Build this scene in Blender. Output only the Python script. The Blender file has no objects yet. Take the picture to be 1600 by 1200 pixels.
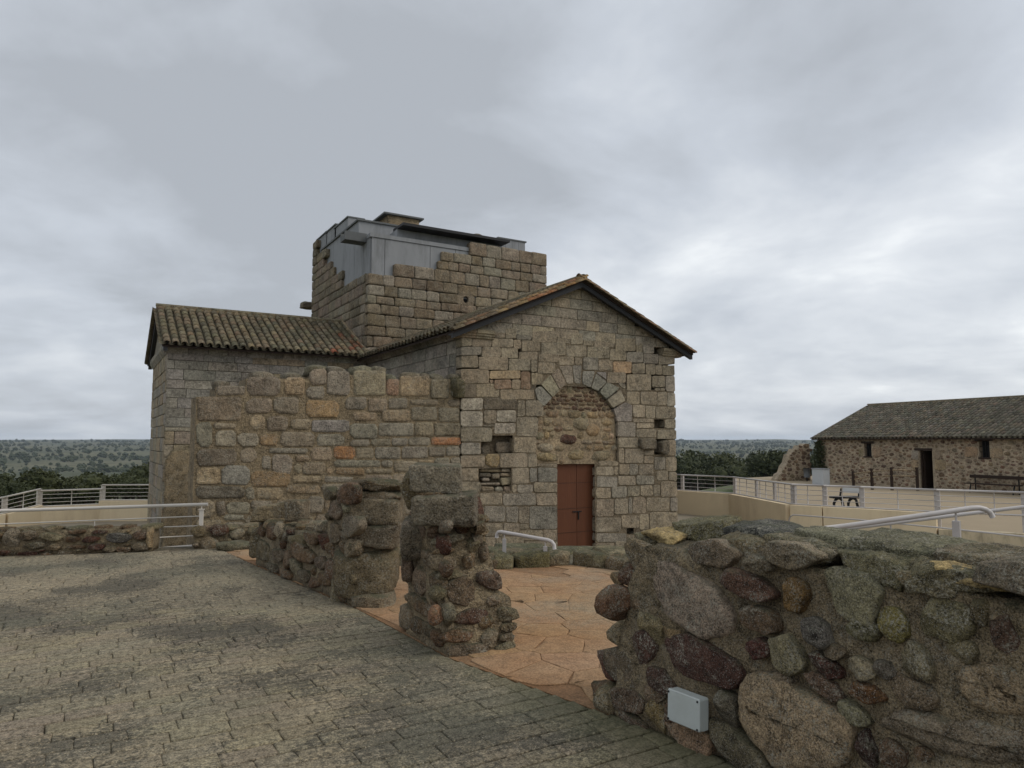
import bpy, math, random
import numpy as np
from mathutils import Vector, noise, Matrix

# ------------------------------------------------------------------ camera, world, sun, exposure
scene = bpy.context.scene
FPX = 1110.0
PITCH = math.radians(4.64)
AZ = math.radians(59.4)                 # view azimuth; X runs along the church front, Y along its nave
CAM_Z = 1.6
cam_d = bpy.data.cameras.new('camera')
cam_d.sensor_width = 36.0
cam_d.lens = FPX / 1600.0 * 36.0
cam_d.clip_start = 0.05
cam_d.clip_end = 40000.0
cam = bpy.data.objects.new('camera', cam_d)
scene.collection.objects.link(cam)
cam.location = (0, 0, CAM_Z)
cam.rotation_euler = (math.pi / 2 + PITCH, 0, AZ - math.pi / 2)
scene.camera = cam

SUN_EL = math.radians(42)
SUN_AZ = AZ - math.radians(95)          # to the right of the view
world = bpy.data.worlds.new('World')
scene.world = world
world.use_nodes = True


def wire(nt, a, b):
    nt.links.new(a, b)


def build_world():
    nt = world.node_tree
    nt.nodes.clear()
    out = nt.nodes.new('ShaderNodeOutputWorld')
    bg = nt.nodes.new('ShaderNodeBackground')
    sky = nt.nodes.new('ShaderNodeTexSky')
    sky.sky_type = 'NISHITA'
    sky.sun_disc = False
    sky.sun_elevation = SUN_EL
    sky.sun_rotation = math.pi / 2 - SUN_AZ
    sky.dust_density = 3.0
    tc = nt.nodes.new('ShaderNodeTexCoord')
    sep = nt.nodes.new('ShaderNodeSeparateXYZ')
    wire(nt, tc.outputs['Generated'], sep.inputs[0])

    def math_(op, a, b=None, clamp=False):
        m = nt.nodes.new('ShaderNodeMath')
        m.operation = op
        m.use_clamp = clamp
        for i, v in enumerate((a, b)):
            if v is None:
                continue
            if isinstance(v, (int, float)):
                m.inputs[i].default_value = v
            else:
                wire(nt, v, m.inputs[i])
        return m.outputs[0]
    zz = math_('MAXIMUM', sep.outputs[2], 0.0)
    den = math_('ADD', zz, 0.22)
    px = math_('DIVIDE', sep.outputs[0], den)
    py = math_('DIVIDE', sep.outputs[1], den)
    comb = nt.nodes.new('ShaderNodeCombineXYZ')
    wire(nt, px, comb.inputs[0])
    wire(nt, py, comb.inputs[1])

    def nz(scale, det, rough, dist, off):
        mp = nt.nodes.new('ShaderNodeMapping')
        mp.inputs['Location'].default_value = off
        mp.inputs['Rotation'].default_value = (0, 0, 0.5)
        wire(nt, comb.outputs[0], mp.inputs[0])
        t = nt.nodes.new('ShaderNodeTexNoise')
        t.inputs['Scale'].default_value = scale
        t.inputs['Detail'].default_value = det
        t.inputs['Roughness'].default_value = rough
        t.inputs['Distortion'].default_value = dist
        wire(nt, mp.outputs[0], t.inputs['Vector'])
        return t.outputs['Fac']
    big = nz(0.42, 3, 0.5, 0.2, (3.1, 1.7, 0))
    mid = nz(1.1, 7, 0.52, 0.35, (8.2, 4.4, 0))
    fine = nz(3.2, 7, 0.6, 0.3, (1.2, 9.4, 0))
    a = math_('MULTIPLY', big, 0.45)
    b = math_('MULTIPLY', mid, 0.42)
    c = math_('MULTIPLY', fine, 0.13)
    s = math_('ADD', math_('ADD', a, b), c)
    ramp = nt.nodes.new('ShaderNodeValToRGB')
    cr = ramp.color_ramp
    cr.elements[0].position = 0.39
    cr.elements[0].color = (0.38, 0.405, 0.44, 1)
    cr.elements[1].position = 0.62
    cr.elements[1].color = (0.93, 0.95, 0.95, 1)
    e = cr.elements.new(0.47)
    e.color = (0.50, 0.535, 0.585, 1)
    e = cr.elements.new(0.545)
    e.color = (0.66, 0.69, 0.725, 1)
    wire(nt, s, ramp.inputs[0])
    sk = nt.nodes.new('ShaderNodeMix')
    sk.data_type = 'RGBA'
    sk.blend_type = 'MULTIPLY'
    sk.inputs[0].default_value = 1.0
    sk.inputs[7].default_value = (0.1, 0.1, 0.1, 1)
    wire(nt, sky.outputs[0], sk.inputs[6])
    mix = nt.nodes.new('ShaderNodeMix')
    mix.data_type = 'RGBA'
    mix.inputs[0].default_value = 0.93
    wire(nt, sk.outputs[2], mix.inputs[6])
    wire(nt, ramp.outputs[0], mix.inputs[7])
    wire(nt, mix.outputs[2], bg.inputs[0])
    bg.inputs[1].default_value = 1.0
    wire(nt, bg.outputs[0], out.inputs[0])


build_world()
sun_d = bpy.data.lights.new('sun', 'SUN')
sun_d.energy = 1.1
sun_d.angle = math.radians(35)
sun_d.color = (1.0, 0.93, 0.84)
sun = bpy.data.objects.new('sun', sun_d)
scene.collection.objects.link(sun)
sv = Vector((math.cos(SUN_AZ) * math.cos(SUN_EL), math.sin(SUN_AZ) * math.cos(SUN_EL), math.sin(SUN_EL)))
sun.rotation_euler = sv.to_track_quat('Z', 'Y').to_euler()
sun.location = (0, 0, 40)
scene.view_settings.view_transform = 'Standard'
scene.view_settings.look = 'None'
scene.view_settings.exposure = 0.28
scene.view_settings.gamma = 1.0
scene.view_settings.use_curve_mapping = False

# ------------------------------------------------------------------ pixel rays (photo is 1600 x 1200)
_fw = np.array([math.cos(AZ), math.sin(AZ), 0.0])
_rt = np.array([math.sin(AZ), -math.cos(AZ), 0.0])
_z = np.array([0, 0, 1.0])
_fwd = _fw * math.cos(PITCH) + _z * math.sin(PITCH)
_up = _z * math.cos(PITCH) - _fw * math.sin(PITCH)
CAMP = np.array([0, 0, CAM_Z])


def ray(u, v):
    return _fwd + _rt * ((u - 800) / FPX) + _up * ((600 - v) / FPX)


def at_z(u, v, z=0.0):
    d = ray(u, v)
    return CAMP + d * ((z - CAM_Z) / d[2])


def at_y(u, v, y):
    d = ray(u, v)
    return CAMP + d * (y / d[1])


def at_x(u, v, x):
    d = ray(u, v)
    return CAMP + d * (x / d[0])


def at_depth(u, v, dep):
    return CAMP + ray(u, v) * dep


def view_pt(right, fwd, z):
    p = _fw * fwd + _rt * right
    return np.array([p[0], p[1], z])


class Plane:
    """a face: origin O, R to the viewer's right, U up, N out of the wall"""
    def __init__(s, O, R, U=(0, 0, 1)):
        s.O = np.array(O, float)
        s.R = np.array(R, float) / np.linalg.norm(R)
        U = np.array(U, float)
        U = U - s.R * (U @ s.R)
        s.U = U / np.linalg.norm(U)
        s.N = np.cross(s.R, s.U)

    def px(s, u, v):
        d = ray(u, v)
        t = ((s.O - CAMP) @ s.N) / (d @ s.N)
        p = CAMP + d * t - s.O
        return (p @ s.R, p @ s.U)

    def w(s, a, b, d=0.0):
        return s.O + s.R * a + s.U * b + s.N * d


def plane_y(y):
    return Plane((0, y, 0), (1, 0, 0))


def plane_x(x):
    return Plane((x, 0, 0), (0, -1, 0))


# ------------------------------------------------------------------ materials
def new_mat(name):
    m = bpy.data.materials.new(name)
    m.use_nodes = True
    nt = m.node_tree
    nt.nodes.clear()
    out = nt.nodes.new('ShaderNodeOutputMaterial')
    b = nt.nodes.new('ShaderNodeBsdfPrincipled')
    b.inputs['Specular IOR Level'].default_value = 0.25
    nt.links.new(b.outputs[0], out.inputs[0])
    return m, nt, b


class G:
    """small node helper"""
    def __init__(s, nt):
        s.nt = nt

    def put(s, sock, v):
        if v is None:
            return
        if isinstance(v, (int, float)):
            sock.default_value = v
        elif isinstance(v, tuple):
            sock.default_value = v if len(v) == 4 or sock.type == 'VECTOR' else (*v, 1)
        else:
            s.nt.links.new(v, sock)

    def math(s, op, a, b=None, clamp=False):
        m = s.nt.nodes.new('ShaderNodeMath')
        m.operation = op
        m.use_clamp = clamp
        s.put(m.inputs[0], a)
        s.put(m.inputs[1], b)
        return m.outputs[0]

    def mix(s, f, a, b, mode='MIX'):
        m = s.nt.nodes.new('ShaderNodeMix')
        m.data_type = 'RGBA'
        m.blend_type = mode
        m.clamp_result = False
        s.put(m.inputs[0], f)
        s.put(m.inputs[6], a)
        s.put(m.inputs[7], b)
        return m.outputs[2]

    def noise(s, vec, scale, det=3, rough=0.55, dist=0.0):
        t = s.nt.nodes.new('ShaderNodeTexNoise')
        t.inputs['Scale'].default_value = scale
        t.inputs['Detail'].default_value = det
        t.inputs['Roughness'].default_value = rough
        t.inputs['Distortion'].default_value = dist
        s.put(t.inputs['Vector'], vec)
        return t.outputs['Fac']

    def voro(s, vec, scale, feature='F1'):
        t = s.nt.nodes.new('ShaderNodeTexVoronoi')
        t.feature = feature
        t.inputs['Scale'].default_value = scale
        s.put(t.inputs['Vector'], vec)
        return t.outputs['Distance']

    def ramp(s, f, lo, hi, a=(0, 0, 0, 1), b=(1, 1, 1, 1)):
        r = s.nt.nodes.new('ShaderNodeValToRGB')
        r.color_ramp.elements[0].position = lo
        r.color_ramp.elements[1].position = hi
        r.color_ramp.elements[0].color = a if len(a) == 4 else (*a, 1)
        r.color_ramp.elements[1].color = b if len(b) == 4 else (*b, 1)
        s.put(r.inputs[0], f)
        return r.outputs[0]

    def pos(s, per_object=True):
        g = s.nt.nodes.new('ShaderNodeNewGeometry')
        if not per_object:
            return g.outputs['Position']
        o = s.nt.nodes.new('ShaderNodeObjectInfo')
        m = s.math('MULTIPLY', o.outputs['Random'], 37.0)
        a = s.nt.nodes.new('ShaderNodeVectorMath')
        a.operation = 'ADD'
        s.put(a.inputs[0], g.outputs['Position'])
        s.put(a.inputs[1], m)
        return a.outputs[0]

    def scale(s, vec, sc):
        a = s.nt.nodes.new('ShaderNodeVectorMath')
        a.operation = 'MULTIPLY'
        s.put(a.inputs[0], vec)
        a.inputs[1].default_value = sc
        return a.outputs[0]

    def normal_z(s):
        g = s.nt.nodes.new('ShaderNodeNewGeometry')
        x = s.nt.nodes.new('ShaderNodeSeparateXYZ')
        s.put(x.inputs[0], g.outputs['Normal'])
        return x.outputs[2]

    def objcol(s):
        return s.nt.nodes.new('ShaderNodeObjectInfo').outputs['Color']

    def attr(s, name='Col'):
        a = s.nt.nodes.new('ShaderNodeAttribute')
        a.attribute_name = name
        return a.outputs['Color']

    def bump(s, h, strength, dist, bsdf):
        b = s.nt.nodes.new('ShaderNodeBump')
        b.inputs['Strength'].default_value = strength
        b.inputs['Distance'].default_value = dist
        s.put(b.inputs['Height'], h)
        s.nt.links.new(b.outputs[0], bsdf.inputs['Normal'])


def stone_mat(name, src='obj', speck=0.5, lichen=0.35, moss=0.35, relief=0.012, const=None, scale=1.0, rough=0.92, stain=0.6, warm=(1.08, 1.0, 0.88)):
    m, nt, b = new_mat(name)
    g = G(nt)
    p = g.pos(src == 'obj')
    wp = g.pos(False)
    base = g.objcol() if src == 'obj' else (g.attr() if src == 'attr' else (*const, 1))
    n0 = g.noise(wp, 0.7, 4, 0.6)
    n1 = g.noise(p, 2.6 * scale, 5, 0.62)
    n2 = g.noise(p, 15 * scale, 5, 0.68)
    n3 = g.noise(p, 75 * scale, 3, 0.65)

    def dev(n, k):
        return g.math('MULTIPLY', g.math('SUBTRACT', n, 0.5), k)
    f = g.math('ADD', dev(n0, 0.7), dev(n1, 1.6))
    f = g.math('ADD', f, dev(n2, 2.2))
    f = g.math('ADD', f, dev(n3, 3.0 * speck))
    f = g.math('MAXIMUM', g.math('ADD', f, 1.0), 0.22)
    col = g.mix(1.0, base, g.mix(0.0, f, f), 'MULTIPLY')
    col = g.mix(1.0, col, (*warm, 1), 'MULTIPLY')
    # dark weather stain, pale lichen crust, dark and white mineral flecks, moss on what faces up
    st = g.ramp(g.noise(p, 3.3 * scale, 6, 0.72), 0.52, 0.68)
    col = g.mix(g.math('MULTIPLY', st, stain), col, g.mix(1.0, col, (0.36, 0.35, 0.33, 1), 'MULTIPLY'))
    li = g.math('MULTIPLY', g.ramp(g.noise(p, 4.0 * scale, 4, 0.7, 0.4), 0.46, 0.62), g.ramp(g.noise(p, 48 * scale, 4, 0.75), 0.48, 0.60))
    col = g.mix(g.math('MULTIPLY', li, min(1.0, lichen * 2.0)), col, (0.38, 0.355, 0.28, 1))
    dk = g.ramp(g.noise(p, 58 * scale, 3, 0.7), 0.57, 0.68)
    col = g.mix(g.math('MULTIPLY', dk, 0.6 * speck), col, (0.035, 0.033, 0.028, 1))
    fl = g.ramp(g.noise(p, 120 * scale, 2, 0.6), 0.60, 0.70)
    col = g.mix(g.math('MULTIPLY', fl, 0.55 * speck), col, (0.52, 0.50, 0.45, 1))
    mz = g.math('MULTIPLY', g.ramp(g.normal_z(), 0.25, 0.85), g.ramp(g.noise(p, 6 * scale, 5, 0.72), 0.42, 0.58))
    col = g.mix(g.math('MULTIPLY', mz, moss), col, g.mix(n3, (0.045, 0.05, 0.026, 1), (0.13, 0.135, 0.08, 1)))
    g.put(b.inputs['Base Color'], col)
    b.inputs['Roughness'].default_value = rough
    h = g.math('ADD', g.math('MULTIPLY', n2, 1.0), g.math('MULTIPLY', n3, 0.35))
    h = g.math('ADD', h, g.math('MULTIPLY', g.noise(p, 34 * scale, 4, 0.65), 0.6))
    g.bump(h, 1.0, relief * 2.4, b)
    return m


def plain_mat(name, col, rough=0.7, var=0.15, scale=4.0, bump=0.0, metal=0.0, stain=None, stain_amt=0.0, spec=0.25, aniso=None):
    m, nt, b = new_mat(name)
    g = G(nt)
    p = g.pos(False)
    if aniso:
        p = g.scale(p, aniso)
    n = g.noise(p, scale, 5, 0.6)
    f = g.math('ADD', g.math('MULTIPLY', n, 2 * var), 1.0 - var)
    c = g.mix(1.0, (*col, 1), g.mix(0.0, f, f), 'MULTIPLY')
    if stain:
        s = g.ramp(g.noise(p, scale * 0.6, 6, 0.7), 0.5, 0.72)
        c = g.mix(g.math('MULTIPLY', s, stain_amt), c, (*stain, 1))
    g.put(b.inputs['Base Color'], c)
    b.inputs['Roughness'].default_value = rough
    b.inputs['Metallic'].default_value = metal
    b.inputs['Specular IOR Level'].default_value = spec
    if bump:
        g.bump(g.noise(p, scale * 9, 4, 0.6), 0.8, bump, b)
    return m


def ground_mats():
    # stamped paving: tan cement with grey-black lichen blotches and pale flecks
    m, nt, b = new_mat('paving')
    g = G(nt)
    p = g.pos(False)
    n = g.noise(p, 1.7, 4, 0.6)
    base = g.mix(g.ramp(n, 0.35, 0.65), (0.225, 0.188, 0.128, 1), (0.34, 0.285, 0.19, 1))
    o = nt.nodes.new('ShaderNodeObjectInfo').outputs['Color']
    base = g.mix(1.0, base, o, 'MULTIPLY')
    blot = g.math('ADD', g.math('MULTIPLY', g.noise(p, 0.85, 6, 0.68), 0.60), g.math('MULTIPLY', g.noise(p, 34, 5, 0.8), 0.42))
    k = g.ramp(blot, 0.49, 0.545)
    base = g.mix(g.math('MULTIPLY', k, 0.85), base, (0.075, 0.068, 0.052, 1))
    gr = g.ramp(g.math('ADD', g.math('MULTIPLY', g.noise(p, 0.6, 3, 0.6), 0.7), g.math('MULTIPLY', g.noise(p, 60, 3, 0.7), 0.3)), 0.48, 0.56)
    base = g.mix(g.math('MULTIPLY', gr, 0.35), base, (0.17, 0.165, 0.115, 1))
    fl = g.math('MULTIPLY', g.ramp(g.noise(p, 105, 2, 0.6), 0.62, 0.70), g.ramp(g.noise(p, 1.4, 4, 0.6), 0.40, 0.58))
    base = g.mix(g.math('MULTIPLY', fl, 0.6), base, (0.52, 0.48, 0.39, 1))
    gn = g.math('MAXIMUM', g.math('ADD', 1.0, g.math('ADD', g.math('MULTIPLY', g.math('SUBTRACT', g.noise(p, 22, 5, 0.75), 0.5), 3.0), g.math('MULTIPLY', g.math('SUBTRACT', g.noise(p, 85, 3, 0.7), 0.5), 3.0))), 0.25)
    base = g.mix(1.0, base, g.mix(0.0, gn, gn), 'MULTIPLY')
    # moss along the wall foot (a strip beside the rubble walls)
    sx = nt.nodes.new('ShaderNodeSeparateXYZ')
    g.put(sx.inputs[0], p)
    edge = g.ramp(g.math('DIVIDE', g.math('ADD', sx.outputs[0], g.math('MULTIPLY', g.noise(p, 2.5, 5, 0.7), 0.7)), 4.0), 0.63, 0.74)
    edge = g.math('MULTIPLY', edge, g.ramp(g.math('DIVIDE', sx.outputs[0], 4.0), 0.75, 0.82, (1, 1, 1, 1), (0, 0, 0, 1)))
    base = g.mix(g.math('MULTIPLY', edge, 0.6), base, (0.085, 0.088, 0.042, 1))
    g.put(b.inputs['Base Color'], base)
    b.inputs['Roughness'].default_value = 0.9
    h = g.math('ADD', g.noise(p, 30, 5, 0.65), g.math('MULTIPLY', g.noise(p, 120, 2, 0.6), 0.4))
    g.bump(h, 1.0, 0.016, b)
    pav = m
    m, nt, b = new_mat('terracotta_flags')
    g = G(nt)
    p = g.pos(False)
    base = g.mix(g.ramp(g.noise(p, 1.3, 4, 0.6), 0.35, 0.65), (0.29, 0.165, 0.08, 1), (0.31, 0.20, 0.11, 1))
    o = nt.nodes.new('ShaderNodeObjectInfo').outputs['Color']
    base = g.mix(1.0, base, o, 'MULTIPLY')
    k = g.ramp(g.math('ADD', g.math('MULTIPLY', g.noise(p, 0.8, 4, 0.6), 0.6), g.math('MULTIPLY', g.noise(p, 50, 4, 0.75), 0.4)), 0.5, 0.62)
    base = g.mix(g.math('MULTIPLY', k, 0.55), base, (0.23, 0.205, 0.145, 1))
    d = g.ramp(g.noise(p, 90, 2, 0.6), 0.6, 0.72)
    base = g.mix(g.math('MULTIPLY', d, 0.25), base, (0.12, 0.085, 0.05, 1))
    gn = g.math('MAXIMUM', g.math('ADD', 1.0, g.math('ADD', g.math('MULTIPLY', g.math('SUBTRACT', g.noise(p, 9, 5, 0.7), 0.5), 1.2), g.math('MULTIPLY', g.math('SUBTRACT', g.noise(p, 70, 3, 0.7), 0.5), 2.0))), 0.3)
    base = g.mix(1.0, base, g.mix(0.0, gn, gn), 'MULTIPLY')
    g.put(b.inputs['Base Color'], base)
    b.inputs['Roughness'].default_value = 0.85
    g.bump(g.noise(p, 26, 5, 0.65), 0.9, 0.012, b)
    return pav, m


M = {}
M['block'] = stone_mat('granite_ashlar', 'obj', 0.7, 0.25, 0.5, 0.018)
M['old_block'] = stone_mat('weathered_granite', 'obj', 1.0, 0.38, 0.6, 0.026)
M['rubble'] = stone_mat('rubble_stone', 'obj', 1.0, 0.40, 0.75, 0.03, warm=(1.14, 1.0, 0.78))
M['rubble_attr'] = stone_mat('rubble_stone_small', 'attr', 0.8, 0.2, 0.4, 0.02)
M['near_rubble'] = stone_mat('lichened_rubble_stone', 'obj', 1.2, 0.60, 0.5, 0.014, scale=1.6, stain=0.85, warm=(1.14, 1.0, 0.78))
M['mortar'] = stone_mat('lime_mortar', 'const', 0.9, 0.15, 0.45, 0.035, (0.265, 0.22, 0.15))
M['mortar_pale'] = stone_mat('pale_mortar', 'const', 0.8, 0.1, 0.2, 0.03, (0.33, 0.27, 0.19))
M['mortar_dark'] = stone_mat('lichened_mortar', 'const', 1.2, 0.35, 0.8, 0.022, (0.265, 0.222, 0.152), scale=1.6, stain=0.95)
M['barn_mortar'] = stone_mat('barn_mortar', 'const', 0.4, 0.1, 0.1, 0.03, (0.375, 0.325, 0.26), stain=0.3)
M['joint'] = stone_mat('facade_joint', 'const', 0.5, 0.1, 0.2, 0.02, (0.15, 0.125, 0.09))
M['mortar_yellow'] = stone_mat('yellow_mortar', 'const', 0.5, 0.2, 0.1, 0.02, (0.44, 0.35, 0.18), scale=1.5)
M['core'] = stone_mat('joint_mortar', 'const', 0.5, 0.1, 0.2, 0.02, (0.11, 0.09, 0.065))
M['concrete'] = plain_mat('concrete', (0.255, 0.262, 0.27), 0.85, 0.18, 3.0, 0.004, stain=(0.07, 0.07, 0.065), stain_amt=0.5, aniso=(1, 1, 0.25))
M['slab'] = plain_mat('dark_slab', (0.12, 0.125, 0.125), 0.8, 0.2, 5.0, 0.004)
M['roof_black'] = plain_mat('dark_metal_edge', (0.02, 0.02, 0.021), 0.5, 0.1, 5.0)
M['tile'] = stone_mat('clay_tile', 'obj', 0.3, 0.35, 0.55, 0.012, scale=1.5)
M['tile_attr'] = stone_mat('clay_tile_joined', 'attr', 0.3, 0.35, 0.5, 0.012, scale=1.5)
M['wood'] = plain_mat('stained_wood', (0.105, 0.037, 0.016), 0.6, 0.45, 3.0, 0.004, stain=(0.055, 0.022, 0.01), stain_amt=0.5, aniso=(1, 1, 0.12))
M['dark_wood'] = plain_mat('dark_wood', (0.03, 0.018, 0.012), 0.7, 0.3, 6.0, 0.003)
M['iron'] = plain_mat('iron', (0.02, 0.02, 0.02), 0.5, 0.2, 8.0, metal=0.4)
M['paint'] = plain_mat('cream_painted_steel', (0.56, 0.52, 0.46), 0.42, 0.07, 6.0, stain=(0.3, 0.25, 0.19), stain_amt=0.25, spec=0.4)
M['grey_paint'] = plain_mat('grey_painted_steel', (0.47, 0.44, 0.42), 0.45, 0.07, 6.0, stain=(0.25, 0.21, 0.17), stain_amt=0.25, spec=0.4)
M['cream'] = plain_mat('cream_render', (0.74, 0.61, 0.41), 0.85, 0.1, 1.2, 0.003, stain=(0.45, 0.33, 0.2), stain_amt=0.5, aniso=(1, 1, 0.3))
M['cream_stained'] = plain_mat('stained_render', (0.55, 0.46, 0.31), 0.9, 0.15, 2.5, 0.003, stain=(0.07, 0.065, 0.04), stain_amt=0.8, aniso=(1, 1, 0.4))
M['sand'] = plain_mat('packed_sand', (0.30, 0.24, 0.16), 0.95, 0.15, 0.6, 0.01, stain=(0.20, 0.17, 0.12), stain_amt=0.6)
M['gravel'] = plain_mat('pale_gravel', (0.27, 0.23, 0.17), 0.95, 0.2, 1.0, 0.02, stain=(0.13, 0.13, 0.08), stain_amt=0.5)
M['plastic'] = plain_mat('grey_plastic', (0.42, 0.45, 0.43), 0.5, 0.05, 7.0, stain=(0.26, 0.26, 0.22), stain_amt=0.3, spec=0.4)
M['dark_plastic'] = plain_mat('dark_screw', (0.03, 0.03, 0.03), 0.5, 0.1, 6.0)
M['panel_white'] = plain_mat('pale_panel', (0.45, 0.47, 0.48), 0.4, 0.05, 5.0)
M['void'] = plain_mat('dark_interior', (0.01, 0.01, 0.01), 0.9, 0.1, 5.0)
M['paver'], M['flag'] = ground_mats()


def foliage_mat(name, c1, c2):
    m, nt, b = new_mat(name)
    g = G(nt)
    p = g.pos(True)
    col = g.mix(g.ramp(g.noise(p, 1.1, 4, 0.6), 0.35, 0.65), (*c1, 1), (*c2, 1))
    o = nt.nodes.new('ShaderNodeObjectInfo').outputs['Random']
    col = g.mix(1.0, col, g.mix(o, (0.75, 0.8, 0.75, 1), (1.25, 1.2, 1.05, 1)), 'MULTIPLY')
    g.put(b.inputs['Base Color'], col)
    b.inputs['Roughness'].default_value = 0.75
    return m


M['leaf'] = foliage_mat('oak_leaves', (0.030, 0.038, 0.017), (0.062, 0.070, 0.032))
M['far_leaf'] = foliage_mat('far_oak_leaves', (0.035, 0.045, 0.022), (0.065, 0.072, 0.036))
M['ivy'] = foliage_mat('ivy_leaves', (0.035, 0.045, 0.02), (0.07, 0.07, 0.035))
M['bark'] = plain_mat('bark', (0.05, 0.04, 0.03), 0.9, 0.3, 5.0, 0.01)


def terrain_mat():
    m, nt, b = new_mat('dehesa_ground')
    g = G(nt)
    p = g.pos(False)
    n = g.noise(p, 0.004, 6, 0.62)
    n2 = g.noise(p, 0.05, 5, 0.65)
    col = g.mix(g.ramp(n, 0.38, 0.62), (0.06, 0.066, 0.03, 1), (0.15, 0.135, 0.075, 1))
    col = g.mix(g.ramp(n2, 0.4, 0.65), col, (0.05, 0.058, 0.028, 1))
    near = nt.nodes.new('ShaderNodeVectorMath')
    near.operation = 'LENGTH'
    g.put(near.inputs[0], p)
    k = g.ramp(g.math('DIVIDE', near.outputs['Value'], 100.0), 0.35, 0.75)
    grass = g.mix(g.ramp(g.noise(p, 0.9, 5, 0.7), 0.35, 0.65), (0.06, 0.095, 0.022, 1), (0.13, 0.14, 0.05, 1))
    col = g.mix(k, grass, col)
    g.put(b.inputs['Base Color'], col)
    b.inputs['Roughness'].default_value = 0.95
    return m


M['terrain'] = terrain_mat()

# ------------------------------------------------------------------ object helpers
COLL = scene.collection


def link(name, me, mat=None, parent=None, color=None, kind=None):
    o = bpy.data.objects.new(name, me)
    COLL.objects.link(o)
    if mat is not None and len(me.materials) == 0:
        me.materials.append(mat)
    if parent is not None:
        o.parent = parent
        off = Vector(parent.location) if parent.parent is None else Vector((0, 0, 0))
        o.matrix_parent_inverse = Matrix.Translation(-off)
    if color is not None:
        o.color = (*color, 1)
    if kind:
        o['kind'] = kind
    return o


def mesh_of(name, verts, faces, smooth=False, cols=None):
    me = bpy.data.meshes.new(name)
    me.from_pydata([tuple(map(float, v)) for v in verts], [], faces)
    if smooth:
        me.polygons.foreach_set('use_smooth', [True] * len(me.polygons))
    if cols is not None:
        a = me.color_attributes.new('Col', 'FLOAT_COLOR', 'POINT')
        a.data.foreach_set('color', np.array([(*c, 1.0) for c in cols], dtype=np.float32).ravel())
    me.update()
    return me


def thing(name, loc, label, cat, group=None):
    o = bpy.data.objects.new(name, None)
    COLL.objects.link(o)
    o.location = tuple(map(float, loc))
    o.empty_display_size = 0.2
    return tag(o, label, cat, group)


def tag(o, label=None, cat=None, group=None, kind=None):
    if label:
        o['label'] = label
    if cat:
        o['category'] = cat
    if group:
        o['group'] = group
    if kind:
        o['kind'] = kind
    return o


class MB:
    """collects shapes for ONE mesh object"""
    def __init__(s):
        s.v, s.f, s.c = [], [], []

    def add(s, verts, faces, col=None):
        k = len(s.v)
        s.v += [tuple(map(float, p)) for p in verts]
        s.f += [tuple(i + k for i in f) for f in faces]
        s.c += [col or (1, 1, 1)] * len(verts)

    def box(s, lo, hi, col=None):
        x0, y0, z0 = lo
        x1, y1, z1 = hi
        s.add([(x0, y0, z0), (x1, y0, z0), (x1, y1, z0), (x0, y1, z0), (x0, y0, z1), (x1, y0, z1), (x1, y1, z1), (x0, y1, z1)],
              [(0, 3, 2, 1), (4, 5, 6, 7), (0, 1, 5, 4), (1, 2, 6, 5), (2, 3, 7, 6), (3, 0, 4, 7)], col)

    def obox(s, c, R, size, col=None):
        """box centred on c, along horizontal direction R; size = (along R, across, height)"""
        R = np.array([R[0], R[1], 0.0])
        R /= np.linalg.norm(R)
        Q = np.array([-R[1], R[0], 0])
        c = np.array(c, float)
        h = [x / 2 for x in size]
        vs = [c + R * h[0] * i + Q * h[1] * j + _z * h[2] * k for k in (-1, 1) for i, j in ((-1, -1), (1, -1), (1, 1), (-1, 1))]
        s.add(vs, [(0, 3, 2, 1), (4, 5, 6, 7), (0, 1, 5, 4), (1, 2, 6, 5), (2, 3, 7, 6), (3, 0, 4, 7)], col)

    def prism(s, poly, z0, z1, col=None):
        n = len(poly)
        vs = [(p[0], p[1], z0) for p in poly] + [(p[0], p[1], z1) for p in poly]
        s.add(vs, [tuple(range(n - 1, -1, -1)), tuple(range(n, 2 * n))] + [(i, (i + 1) % n, n + (i + 1) % n, n + i) for i in range(n)], col)

    def tube(s, path, r, n=8, col=None):
        P = [np.array(p, float) for p in path]
        rings = []
        for i, p in enumerate(P):
            t = (P[min(i + 1, len(P) - 1)] - P[max(i - 1, 0)])
            t /= np.linalg.norm(t)
            a = np.cross(t, _z)
            if np.linalg.norm(a) < 1e-4:
                a = np.array([1.0, 0, 0])
            a /= np.linalg.norm(a)
            b = np.cross(a, t)
            rr = r[i] if isinstance(r, (list, tuple)) else r
            rings.append([p + (a * math.cos(2 * math.pi * k / n) + b * math.sin(2 * math.pi * k / n)) * rr for k in range(n)])
        vs = [v for q in rings for v in q]
        fs = []
        for i in range(len(P) - 1):
            for k in range(n):
                k2 = (k + 1) % n
                fs.append((i * n + k, i * n + k2, (i + 1) * n + k2, (i + 1) * n + k))
        fs.append(tuple(range(n)))
        fs.append(tuple(range((len(P) - 1) * n + n - 1, (len(P) - 1) * n - 1, -1)))
        s.add(vs, fs, col)

    def build(s, name, mat, parent=None, smooth=False, color=None, kind=None, cols=False):
        me = mesh_of(name, s.v, s.f, smooth, s.c if cols else None)
        return link(name, me, mat, parent, color, kind)


def smooth_by_angle(o, deg=40):
    me = o.data
    me.polygons.foreach_set('use_smooth', [True] * len(me.polygons))
    try:
        me.set_sharp_from_angle(angle=math.radians(deg))
    except Exception:
        pass


# ------------------------------------------------------------------ stones
def jit(rng, c, amt=0.12, hue=0.05):
    k = 1 + rng.uniform(-amt, amt)
    return tuple(max(0.004, x * k * (1 + rng.uniform(-hue, hue))) for x in c)


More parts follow.
